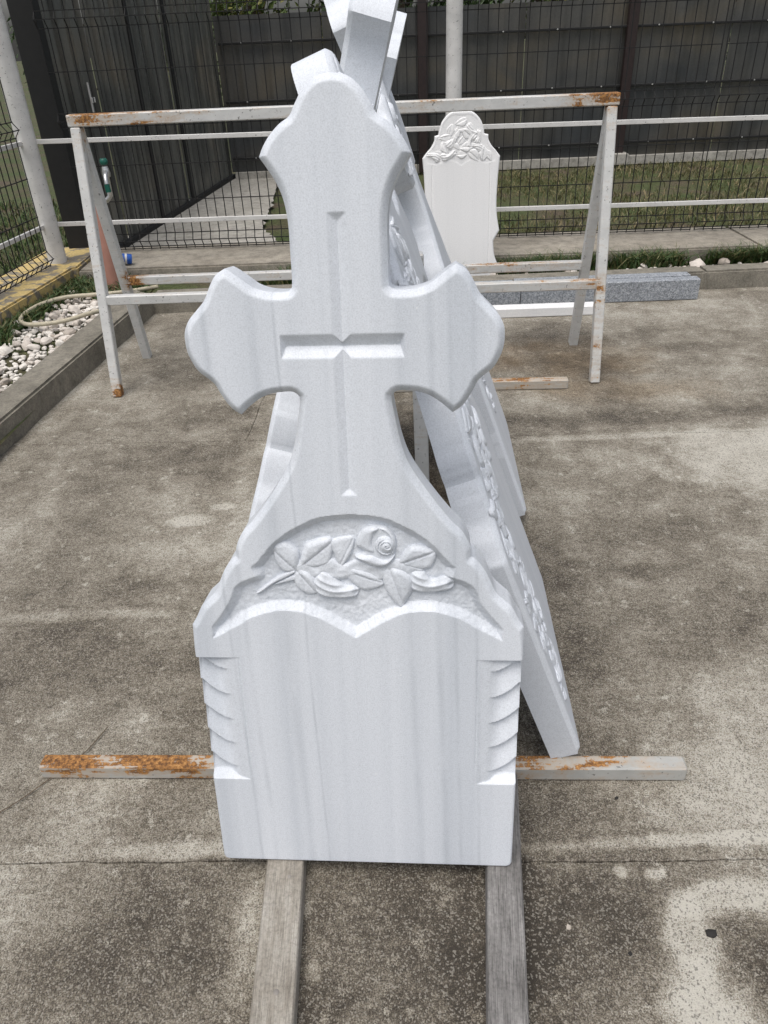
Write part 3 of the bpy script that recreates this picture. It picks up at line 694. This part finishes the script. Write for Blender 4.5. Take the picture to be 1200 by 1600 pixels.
def timber(label, p, q, wd, ht, mat):
    o = bar('timber', p, q, wd, ht, mat, None, bev=.004, objspace=True); tag(o, label, 'timber', 'timbers under the front cross')
    r = random.Random(label)
    for v in o.data.vertices: v.co.x += r.uniform(-.001, .001); v.co.z += r.uniform(-.0008, .0008)
    return o
tb1 = timber('pale grey weathered timber lying under the left foot of the front cross', (-.235, .18, .0215), (-.238, 1.165, .0215), .079, .041, M['wood'])
tb2 = timber('darker grey weathered timber lying under the right foot of the front cross', (.118, .18, .0215), (.245, 1.14, .0215), .073, .041, M['wood2'])

for (x, y, r_) in ((-.232, .685, .0055), (-.226, .905, .004), (-.243, .42, .0045)):
    V, F = lathe([(0, -.003), (r_, -.003), (r_, .0012), (r_ * .6, .0022), (0, .0022)], 9, (x, y, .042)); obj('nail_head', V, F, M['nail'] if 'nail' in M else M.setdefault('nail', m_plain('dull_nail', (.24, .22, .20), .6, .4)), tb1, 40)

# ------------------------------------------------------------------ the trestle behind
TC = Vector((-.111, 3.725, 0)); cy, sy = math.cos(-.036), math.sin(-.036)
W2, S2_, TH_ = 2.343 / 2, .526 / 2, 1.197
M['trestle'] = m_paint('trestle_paint', .16, (.60, .60, .585), ((-1.26, 3.77, 1.2, .16, .28), (-1.08, 3.76, 1.2, .20, .24), (-.86, 3.75, 1.2, .22, .16), (1.07, 3.68, 1.21, .13, .28), (.90, 3.69, 1.21, .16, .22), (.30, 3.7, 1.2, .25, .10), (-1.27, 3.50, .02, .09, .42), (-1.22, 3.90, .45, .09, .42),
                                                           (.8, 3.5, .45, .7, .07), (1.02, 3.45, .45, .14, .16), (1.0, 3.42, .15, .30, .08), (-.95, 3.9, .48, .3, .08), (.7, 3.9, .45, .4, .10)), 1.0, .06)
def tp(a, b, z): 
    k = b * (1 - z / TH_); x, y = a * W2, k * S2_; return TC + Vector((cy * x - sy * y, sy * x + cy * y, z))
tr = thing('trestle', TC, 'white steel trestle with peeling rusty paint standing behind the crosses', 'trestle')
ex = Vector((cy, sy, 0))
bar('top_bar', tp(-1, 0, TH_) - ex * .03, tp(1, 0, TH_) + ex * .03, .052, .048, M['trestle'], tr)
for a in (-1, 1):
    for b in (-1, 1):
        lg = bar('leg', tp(a, b, 0), tp(a, b, TH_ - .03), .046, .044, M['trestle'], tr, ex)
for b in (-1, 1):
    p, q = tp(-1, b, .45), tp(1, b, .45)
    bar('rail', p + ex * .02, q - ex * .02, .040, .043, M['trestle'], tr)

# ------------------------------------------------------------------ white stone at the back, kerb stock on the ground
FH = [(0, .943), (.06, .943), (.10, .925), (.135, .89), (.154, .845), (.158, .823, 1), (.186, .818, 1), (.189, .79), (.212, .757), (.237, .735), (.272, .70, 1), (.262, .60), (.256, .45), (.264, .36), (.282, .28, 1),
      (.240, .22, 1), (.250, .14), (.278, .075, 1), (.243, .015, 1), (.243, 0, 1), (0, 0, 1)]
FT = mirror([(0, .925), (.06, .925), (.10, .905), (.132, .87), (.145, .82, 1), (.17, .80), (.19, .76), (.25, .715, 1), (.24, .675, 1), (.17, .665), (.11, .685), (.05, .68), (0, .655, 1)])
def fface(u, v, d):
    t = np.clip(1 - d / .006, 0, 1); h = -.006 * t ** 1.5
    dr = sdf(FT, np.stack([np.abs(u), v], 1))[0]
    h = np.minimum(h, -np.clip(dr, 0, .0015)); a = np.abs(u)
    return h - .003 * np.exp(-((a - .205) / .003) ** 2) * (v < .66)
fs = thing('headstone', (0, 0, 0), 'plain bright white headstone with rounded carved top standing by the rear fence', 'headstone')
place(fs, (.570, 5.03, .075), (.998, -.04, 0), (0, .10, .99))
link(bpy.data.objects.new('slab', carve('slab', mirror([(p[0] * .88, p[1] * 1.035) + tuple(p[2:]) for p in FH]), lambda u, v, d: fface(u / .88, v / 1.035, d), .06, .004, M['marble3'], sym=True)), fs, False)
rr = random.Random(4)
for i, (u, v) in enumerate([(0, .89), (-.07, .85), (.07, .85), (-.11, .81), (.11, .81), (0, .86), (-.04, .83), (.045, .83), (-.07, .79), (0, .79), (.07, .79), (-.11, .76), (-.04, .755), (.035, .755), (.105, .755), (-.15, .725), (-.09, .72), (.0, .72), (.085, .715), (.15, .72), (-.19, .71), (.19, .71)]):
    put_at(['leaf6', 'leaf2', 'bud1', 'leaf5', 'bud2', 'leaf7'][i % 6], fs, M['marble3'], u * .9, v * 1.03, .0058, rr.uniform(0, 6.28), rr.uniform(.95, 1.25))
def stock(name, label, p, q, wy, h, mat, group=None, bev=.004):
    m, L = frame((p[0], p[1], h / 2 + .002 + (p[2] if len(p) > 2 else 0)), (q[0], q[1], h / 2 + .002 + (p[2] if len(p) > 2 else 0)))
    o = from_bm(name, bm_box(wy, L, h, Matrix(), bev), mat, None, 30); o.matrix_basis = m; return tag(o, label, 'stone block', group)
stock('granite_block', 'grey speckled granite kerb block, front one, ending at the open yard on the right', (.905, 4.665), (1.995, 4.640), .075, .125, M['granite'], 'granite kerb blocks')
stock('granite_block', 'grey granite kerb block lying against the concrete kerb behind the front one', (.88, 4.755), (1.97, 4.742), .075, .125, M['granite'], 'granite kerb blocks')
stock('granite_block', 'short piece of grey granite kerb to the left of the joint, front row', (-.35, 4.672), (.90, 4.666), .075, .118, M['granite'], 'granite kerb blocks')
stock('granite_block', 'piece of grey granite kerb to the left of the joint, rear row', (-.30, 4.760), (.875, 4.756), .072, .118, M['granite'], 'granite kerb blocks')
stock('marble_strip', 'low white marble strip on the ground in front of the granite blocks', (.20, 4.47), (1.315, 4.44), .085, .055, M['marble3'])

# ------------------------------------------------------------------ railing and mesh fence
rl = thing('pipe_railing', (-2.2, 5.47, .165), 'white round fence posts joined by thin white rails in front of black mesh', 'railing')
def post(x, y, r, z0, z1):
    V, F = tube([(x, y, z0), (x, y, z1)], r, 20); return obj('post', V, F, M['postpaint'], rl, 40)
M['postpaint'] = m_paint('post_paint', -.05, (.66, .65, .63), (), .6, .0)
post(-2.21, 5.48, .062, .15, 2.2); post(.573, FY(.57) - .10, .052, .13, 2.2); post(3.75, FY(3.75) - .10, .052, .13, 2.2)
for za, zb, t in ((.945, .905, .028), (.432, .398, .028), (1.735, 1.74, .028)):
    bar('rail', (-2.19, 5.50, za), (5.2, FY(5.2) - .13, zb - .02), .018, t, M['postpaint'], rl, bev=.002)
    bar('rail', (-2.225, 5.43, za), (LX(1.0), 1.0, za + .02), .018, t, M['postpaint'], rl, bev=.002)
def mesh_panel(label, p0, p1, inward):
    """welded mesh with pressed folds from p0 to p1"""
    p0 = Vector((p0[0], p0[1], 0)); p1 = Vector((p1[0], p1[1], 0)); d = (p1 - p0).normalized(); L = (p1 - p0).length; nn = Vector(inward).normalized()
    t = thing('mesh_panel', (p0.x, p0.y, .17), label, 'fence panel', 'black welded mesh panels')
    prof = [(.172, 0), (.195, 0), (.238, .035), (.285, 0), (.985, 0), (1.03, .035), (1.075, 0), (1.56, 0), (1.61, .035), (1.655, 0), (1.90, 0)]
    def P(s, z, o): q = p0 + d * s + nn * o; return (q.x, q.y, z)
    V = []; F = []
    def add(pts, r):
        v, f = tube(pts, r, 4); k = len(V); V.extend(v); F.extend([tuple(i + k for i in q) for q in f])
    n = int(L / .064)
    for i in range(n + 1): add([P(i * L / n, z, o) for z, o in prof], .0038)
    o = obj('vertical_wires', V, F, M['bwire'], t); o['kind'] = 'stuff'
    V = []; F = []
    for z, off in ((.180, 0), (.195, 0), (.238, .035), (.285, 0), (.51, 0), (.745, 0), (.985, 0), (1.03, .035), (1.075, 0), (1.318, 0), (1.56, 0), (1.61, .035), (1.655, 0), (1.9, 0)):
        add([P(0, z, off + .005), P(L, z, off + .005)], .0038)
    o = obj('cross_wires', V, F, M['bwire'], t); o['kind'] = 'stuff'
    return t
inn = (-.037, -1, 0)
mesh_panel('black mesh panel between the leaning corner post and the front cross', (-2.08, FY(-2.08)), (-.20, FY(-.2)), inn)
mesh_panel('black mesh panel in the middle behind the bright white headstone', (-.18, FY(-.18)), (2.295, FY(2.295)), inn)
mesh_panel('black mesh panel at the right edge of the picture beyond the small gap', (2.325, FY(2.325)), (4.8, FY(4.8)), inn)
mesh_panel('black mesh panel running forward on the left above the yellow plinth', (LX(5.36) - .01, 5.36), (LX(2.9) - .01, 2.9), (1, -.14, 0))

# ------------------------------------------------------------------ sheds beyond the fence
sh = thing('corrugated_shed', (-2.1, 6.2, 0), 'dark grey corrugated metal shed wall running back behind the left corner', 'shed')
w0, w1 = Vector((-2.19, 5.98, 0)), Vector((-1.66, 10.02, 0)); wd_ = (w1 - w0); wl = wd_.length; wd_.normalize(); wn_ = Vector((wd_.y, -wd_.x, 0))
def sheet_profile(s0, s1, per=.20, dep=.034):
    out = [(s0, 0)]; s = s0
    while s < s1 - 1e-6:
        for f, o in ((.50, 0), (.54, -dep), (.94, -dep), (.98, 0), (1.0, 0)): out.append((min(s + f * per, s1), o))
        s += per
    return out
ns = 5
for i in range(ns):
    a, b = wl * i / ns, wl * (i + 1) / ns - .012
    pr = sheet_profile(a, b); off = .004 * (i % 2); V = []; F = []; n = len(pr)
    for th_ in (0, -.003):
        for z in (.03, 2.45):
            for s_, o_ in pr: q = w0 + wd_ * s_ + wn_ * (o_ + off + th_); V.append((q.x, q.y, z))
    for k in range(n - 1): F += [(k, k + 1, n + k + 1, n + k), (2 * n + k + 1, 2 * n + k, 3 * n + k, 3 * n + k + 1), (n + k, n + k + 1, 3 * n + k + 1, 3 * n + k), (k + 1, k, 2 * n + k, 2 * n + k + 1)]
    obj('corrugated_sheet', V, F, M['corr'], sh)
q = w0 + wn_ * .03
bar('corner_post', (q.x - .02, q.y - .05, 0), (q.x - .02, q.y - .05, 2.5), .16, .12, M['black'], sh, (0, 1, 0))
for s_ in (wl * .40, wl * .62):
    q = w0 + wd_ * s_ + wn_ * .012; bar('seam_strip', (q.x, q.y, .03), (q.x, q.y, 2.45), .05, .02, M['black'], sh, tuple(wn_))
q = w0 + wd_ * .62 + wn_ * .02
bar('bracket_rod', (q.x, q.y, .95), (q.x, q.y, 1.22), .012, .012, M['white'], sh, (0, 1, 0), .002); bar('bracket_plate', (q.x + .008, q.y - .01, 1.10), (q.x + .012, q.y + .055, 1.10), .012, .035, M['white'], sh, bev=.002)
bar('bottom_plate', tuple(w0 + wn_ * .02 + Vector((0, 0, .02))), tuple(w1 + wn_ * .02 + Vector((0, 0, .02))), .05, .05, M['black'], sh)

sw = thing('sheet_metal_wall', (-1.6, 9.9, 0), 'weathered grey sheet metal wall with dark posts and bolted rails across the back', 'wall')
xs_ = [-1.64, -.45, .66, 1.80, 2.97, 4.1, 5.25, 6.4, 7.6]
for i in range(8):
    V, F = [], []
    nX, nZ = 28, 6; a, b = xs_[i] + .004, xs_[i + 1] - .004
    for iz in range(nZ + 1):
        for ix_ in range(nX + 1):
            X = a + (b - a) * ix_ / nX; Z = .08 + 1.57 * iz / nZ
            V.append((X, 9.90 - .004 * math.sin(ix_ / nX * math.pi) * math.sin(iz * .8 + i) - (.005 if ix_ % 4 == 2 else 0), Z))
    for iz in range(nZ):
        for ix_ in range(nX): k = iz * (nX + 1) + ix_; F.append((k, k + 1, k + nX + 2, k + nX + 1))
    o = obj('metal_sheet', V, F, M['sheet'], sw); md = o.modifiers.new('thick', 'SOLIDIFY'); md.thickness = .004; md.offset = -1
for x in (.655, 2.965, 5.25):
    bar('wall_post', (x, 9.83, 0), (x, 9.83, 1.95), .11, .07, M['wpost'] if 'wpost' in M else M.setdefault('wpost', m_plain('dark_red_post', (.022, .012, .011), .55, .3)), sw, (0, 1, 0))
for z in (1.39, .818, .229):
    bar('wall_rail', (-1.60, 9.862, z), (7.5, 9.862, z - .004), .035, .026, M['black'], sw)
V, F = lathe([(.0, 0), (.009, 0), (.009, .005), (.005, .008), (0.0, .008)], 8); bme = mesh('bolt', V, F, m_plain('zinc_bolt', (.30, .30, .29), .5, .3))
for z in (1.39, .818, .229):
    x = -1.35
    while x < 5.2:
        o = bpy.data.objects.new('bolt', bme); o.rotation_euler = (R(90), 0, 0); o.location = (x + random.uniform(-.03, .03), 9.845, z + random.uniform(-.004, .004)); lo = o.location.copy(); link(o, sw); x += .58
bf = bar('post_foot', (2.965, 9.80, .0), (2.965, 9.80, .12), .20, .18, M['path'], sw, (0, 1, 0))
bar('wall_footing', (-1.6, 9.90, .03), (7.5, 9.90, .03), .10, .10, M['path'], sw)

# ------------------------------------------------------------------ yard fittings
sp = thing('standpipe', (-1.745, 5.13, .07), 'pink plastic standpipe with a small tap and green cap behind the trestle leg', 'standpipe')
V, F = lathe([(.066, 0), (.066, .03), (.055, .035), (.054, .55), (.051, .56)], 24, (-1.745, 5.13, .06)); obj('pipe', V, F, M['pink'], sp, 40)
V, F = tube([(-1.735, 5.13, .50), (-1.735, 5.13, .585), (-1.715, 5.13, .62), (-1.66, 5.13, .635), (-1.635, 5.13, .66), (-1.63, 5.13, .80)], .016, 12); obj('riser', V, F, M['chrome'], sp, 40)
V, F = lathe([(.0, 0), (.024, 0), (.027, .02), (.021, .045), (.018, .06), (.0, .06)], 14, (-1.63, 5.13, .77)); obj('tap_body', V, F, M['chrome'], sp, 50)
V, F = tube([(-1.63, 5.12, .80), (-1.61, 5.06, .80), (-1.605, 5.02, .785), (-1.603, 5.01, .745)], [.014, .014, .013, .013], 10); obj('spout', V, F, M['chrome'], sp, 50)
V, F = lathe([(.0, 0), (.020, 0), (.025, .010), (.025, .024), (.018, .034), (.0, .036)], 12, (-1.63, 5.13, .84)); obj('tap_handle', V, F, M['teal'], sp, 40)
V, F = tube([(-1.603, 5.01, .745), (-1.601, 5.01, .70)], .016, 10); obj('hose_union', V, F, M['teal'], sp, 40)
bo = thing('plastic_bottle', (-1.70, 5.42, .205), 'small bright blue plastic bottle lying on the concrete plinth behind the trestle', 'bottle')
prof = [(.0, 0), (.030, .003), (.034, .012), (.034, .075), (.030, .10), (.018, .118), (.015, .13), (.0, .13)]
V, F = lathe(prof, 16); mm = Matrix.Translation((-1.735, 5.40, .201)) @ Matrix.Rotation(R(78), 4, 'Z') @ Matrix.Rotation(R(90), 4, 'X').inverted()
mm = Matrix.Translation((-1.665, 5.40, .201)) @ Matrix.Rotation(R(-80), 4, 'Y') @ Matrix.Rotation(R(15), 4, 'X')
obj('bottle_body', [tuple(mm @ Vector(v)) for v in V], F, M['blue'], bo, 40)
V, F = lathe([(.035, .035), (.0352, .036), (.0352, .048), (.035, .049)], 16); obj('label_band', [tuple(mm @ Vector(v)) for v in V], F, M['white'], bo, 40)
V, F = lathe([(.0, .128), (.017, .128), (.017, .148), (.0, .150)], 12); obj('bottle_cap', [tuple(mm @ Vector(v)) for v in V], F, M['blue'], bo, 40)
def cat3(P, n=8):
    P = [Vector(p) for p in P]; Q = [2 * P[0] - P[1]] + P + [2 * P[-1] - P[-2]]; out = []
    for i in range(1, len(Q) - 2):
        for k in range(n):
            t = k / n; p0, p1, p2, p3 = Q[i - 1:i + 3]; out.append(.5 * (2 * p1 + (p2 - p0) * t + (2 * p0 - 5 * p1 + 4 * p2 - p3) * t * t + (3 * p1 - p0 - 3 * p2 + p3) * t ** 3))
    out.append(P[-1]); return out
HP = [(-1.42, 5.02, .11), (-1.60, 4.88, .125), (-1.78, 4.83, .13), (-1.95, 4.80, .13), (-2.06, 4.70, .125), (-2.105, 4.56, .12), (-2.09, 4.42, .12), (-2.02, 4.32, .122), (-1.90, 4.285, .13), (-1.78, 4.32, .135), (-1.69, 4.40, .14), (-1.645, 4.48, .13)]
V, F = tube(cat3(HP), .0125, 10); tag(obj('garden_hose', V, F, M['hose'], None, 60), 'cream garden hose curled in a loop on the white pebbles', 'hose')
V, F = tube(cat3([(-.98, 1.08, .006), (-.90, 1.13, .006), (-.82, 1.22, .005), (-.77, 1.28, .006), (-.735, 1.36, .006)], 5), [.0013] * 21, 5); tag(obj('twig', V, F, M['twig'], None, 60), 'thin dark twig on the concrete left of the front cross', 'twig')
def chips(name, label, cat, x, y, sz, mat, seed):
    me = icorock(seed, 1).copy(); me.materials.clear(); me.materials.append(mat); o = bpy.data.objects.new(name, me); o.location = (x, y, sz * .3); o.scale = (sz, sz, sz * .6); o.rotation_euler = (0, 0, seed); COL.objects.link(o); tag(o, label, cat)
chips('debris', 'small black scrap on the concrete beside the pale patch at lower right', 'debris', .595, .775, .013, M['dark'], 3)
chips('debris', 'tiny dark scrap between the right timber and the black scrap', 'debris', .43, .745, .006, M['dark'], 5)
chips('pebble', 'tiny white pebble on the dark concrete right of the right timber', 'pebble', .325, .80, .006, M['stone'], 8)
chips('debris', 'small dark crumb below the right end of the rusty front bar', 'debris', .50, 1.085, .006, M['dark'], 13)

# ------------------------------------------------------------------ pebbles, weeds, lawn, trees
RK = [icorock(100 + i, 2) for i in range(8)]; RKL = [icorock(200 + i, 1) for i in range(6)]
r = random.Random(21)
def bedpos():
    while True:
        y = 3.0 + 2.25 * r.random() ** .8; x = r.uniform(-2.6, -1.5)
        if LX(y) + .22 < x < xk(y) - .185 and (y < 4.2 or x > LX(y) + .28 or r.random() < .3): return x, y
spots = []
def free(x, y, s): return all((x - a) ** 2 + (y - b) ** 2 > ((s + c) * .62) ** 2 for a, b, c in spots)
cnt = 0; tries = 0
while cnt < 240 and tries < 9000:
    tries += 1; x, y = bedpos(); s = r.choice([.014, .017, .020, .025, .030, .038]) * r.uniform(.85, 1.15)
    if not free(x, y, s): continue
    spots.append((x, y, s)); o = bpy.data.objects.new('stone', RK[cnt % 8]); o.location = (x, y, .078 + s * .28); o.scale = (s, s, s); o.rotation_euler = (r.uniform(-.5, .5), r.uniform(-.5, .5), r.uniform(0, 6.28)); link(o, bed); cnt += 1
c2 = 0
while c2 < 64:
    x = r.uniform(-1.35, 3.4) if r.random() < .4 else r.uniform(1.2, 3.2); y = r.uniform(4.965, 5.06); s = r.choice([.014, .018, .024, .03, .05 if x > 2 else .024]) * r.uniform(.8, 1.2)
    if not free(x, y, s): c2 += .05; continue
    spots.append((x, y, s)); o = bpy.data.objects.new('stone', RK[int(c2) % 8]); o.location = (x, y, .075 + s * .35); o.scale = (s, s, s); o.rotation_euler = (r.uniform(-.5, .5), r.uniform(-.5, .5), r.uniform(0, 6.28)); link(o, bed); c2 = int(c2) + 1
V = []; F = []
for i in range(900):
    x, y = bedpos(); s = r.uniform(.010, .022); me = RKL[i % 6]; k = len(V); a = r.uniform(0, 6.28); ca, sa = math.cos(a), math.sin(a)
    V += [(x + (v.co.x * ca - v.co.y * sa) * s, y + (v.co.x * sa + v.co.y * ca) * s, .068 + s * .3 + v.co.z * s) for v in me.vertices]
    F += [tuple(j + k for j in p.vertices) for p in me.polygons]
tag(obj('small_pebbles', V, F, M['stone'], bed), kind='stuff')
def blades(name, n, fpos, hmin, hmax, wid, mat, parent=None, lean=.5):
    P = np.array([fpos() for _ in range(n)]); a = rng.uniform(0, 2 * np.pi, n); h = rng.uniform(hmin, hmax, n); ln = rng.normal(0, lean, (n, 2)) * h[:, None]; wv = wid * rng.uniform(.6, 1.4, n)
    dx, dy = np.cos(a) * wv, np.sin(a) * wv; z0 = P[:, 2]
    v0 = np.stack([P[:, 0] - dx, P[:, 1] - dy, z0], 1); v1 = np.stack([P[:, 0] + dx, P[:, 1] + dy, z0], 1)
    m0 = np.stack([P[:, 0] - dx * .8 + ln[:, 0] * .35, P[:, 1] - dy * .8 + ln[:, 1] * .35, z0 + h * .6], 1); m1 = np.stack([P[:, 0] + dx * .8 + ln[:, 0] * .35, P[:, 1] + dy * .8 + ln[:, 1] * .35, z0 + h * .6], 1)
    tp_ = np.stack([P[:, 0] + ln[:, 0], P[:, 1] + ln[:, 1], z0 + h * .95], 1)
    V = np.stack([v0, v1, m1, m0, tp_], 1).reshape(-1, 3); k = np.arange(n) * 5
    F = np.concatenate([np.stack([k, k + 1, k + 2, k + 3], 1)]).tolist() + np.stack([k + 3, k + 2, k + 4], 1).tolist()
    o = obj(name, V.tolist(), [tuple(f) for f in F], mat, parent); tag(o, kind='stuff'); return o
r2 = random.Random(5)
def lawnpos():
    while True:
        y = 5.95 + 3.85 * r2.random(); x = r2.uniform(-1.1, 5.2)
        if x < -.62 - (y - 5.9) * .10: continue
        if y < 6.35 and r2.random() < .75: continue
        if math.sin(x * 3.1 + y * 1.7) + math.sin(x * 1.3 - y * 2.9) + r2.gauss(0, .9) > -.4: return x, y, -.03
tag(blades('grass', 15000, lawnpos, .02, .075, .004, M['grass'], None, .6), 'short patchy green and straw grass beyond the rear fence', 'grass')
def lawnleft():
    while True:
        y = r2.uniform(3.2, 9); x = r2.uniform(-5.5, -2.42)
        if x < LX(min(y, 5.5)) - .25 and (y > 5.2 or x < LX(y) - .6 or r2.random() < .15): return x, y, -.03
tag(blades('grass', 9000, lawnleft, .03, .12, .005, M['weed'], None, .6), 'green grass outside the left mesh fence', 'grass')
CL = [(r2.uniform(-1.4, 3.6), r2.uniform(5.06, 5.22)) for _ in range(110)]
CL = [c for c in CL if c[0] > .9 or r2.random() < .4]
def weedback():
    c = r2.choice(CL); x = c[0] + r2.gauss(0, .06); return x, min(c[1] + r2.gauss(0, .03), FY(x) - .53), .07
tag(blades('weeds', 9000, weedback, .03, .13, .0045, M['weed'], None, .7), 'dark green weeds growing along the foot of the rear plinth', 'weeds')
CL2 = [(LX(y) + .19 + abs(r2.gauss(0, .045)), y) for y in np.linspace(3.3, 5.3, 60)] + [(r2.uniform(-1.95, -1.55), r2.uniform(4.75, 5.2)) for _ in range(18)] + [(r2.uniform(-2.0, -1.7), r2.uniform(5.1, 5.3)) for _ in range(10)]
def weedleft():
    c = r2.choice(CL2); return c[0] + r2.gauss(0, .035), c[1] + r2.gauss(0, .04), .07
tag(blades('weeds', 6500, weedleft, .02, .085, .006, M['weed'], None, .7), 'bushy green weeds along the yellow plinth at the left', 'weeds')

def tree(label, x, y, h, rad, z0, nleaf, mat, seed):
    q = random.Random(seed); t = thing('tree', (x, y, 0), label, 'tree', 'trees behind the sheet metal wall')
    V, F = tube([(x, y, -.05), (x + q.gauss(0, .05), y, h * .35), (x + q.gauss(0, .12), y + q.gauss(0, .1), h * .8)], [.11, .085, .03], 8); obj('trunk', V, F, M['bark'], t, 60)
    cl = []
    V = []; F = []
    for i in range(16):
        a = q.uniform(0, 6.28); rr_ = rad * q.uniform(.35, 1); z = z0 + (h - z0) * q.random(); e = (x + math.cos(a) * rr_, y + math.sin(a) * rr_ * .7, z)
        v, f = tube([(x, y, max(.6, z * .6)), ((x + e[0]) / 2, (y + e[1]) / 2, z * .85), e], [.03, .018, .006], 5); k = len(V); V += v; F += [tuple(j + k for j in g_) for g_ in f]; cl.append((e, q.uniform(.25, .5)))
    for i in range(14):
        a = q.uniform(0, 6.28); rr_ = rad * q.uniform(.2, 1.0); cl.append(((x + math.cos(a) * rr_, y + math.sin(a) * rr_ * .7, z0 + (h - z0) * q.random() * .7), q.uniform(.25, .5)))
    obj('limbs', V, F, M['bark'], t, 60)
    V = []; F = []
    for i in range(nleaf):
        c, cr_ = q.choice(cl); d = Vector((q.gauss(0, 1), q.gauss(0, 1), q.gauss(0, .8))); d = d.normalized() * cr_ * q.random() ** .45; p = Vector(c) + d
        n_ = Vector((q.gauss(0, 1), q.gauss(0, 1), q.gauss(.6, 1))).normalized(); a_ = n_.orthogonal().normalized(); b_ = n_.cross(a_); l, w_ = q.uniform(.035, .07), q.uniform(.016, .03); k = len(V)
        V += [tuple(p - a_ * l), tuple(p + b_ * w_ + n_ * .006), tuple(p + a_ * l), tuple(p - b_ * w_ + n_ * .006)]; F.append((k, k + 1, k + 2, k + 3))
    obj('crown', V, F, mat, t)
for i, a in enumerate([('leafy yellow-green tree behind the wall at upper left, beside the shed', -1.3, 11.4, 4.2, 1.3, 1.0, 5200, 'leaf_a'), ('dark green tree behind the wall, half hidden by the tallest cross', .6, 12.2, 4.6, 1.5, 1.1, 5200, 'leaf_b'),
                       ('green tree whose lowest leaves show over the wall right of the white post', 2.6, 11.8, 4.2, 1.35, 1.2, 5000, 'leaf_a'), ('dark tree behind the wall at the upper right corner', 5.2, 12.2, 4.5, 1.6, 1.2, 4200, 'leaf_b'),
                       ('broad dark tree further back at the upper left', -3.4, 14.0, 5.2, 1.9, .8, 4200, 'leaf_b')]):
    tree(a[0], a[1], a[2], a[3], a[4], a[5], a[6], M[a[7]], 40 + i)
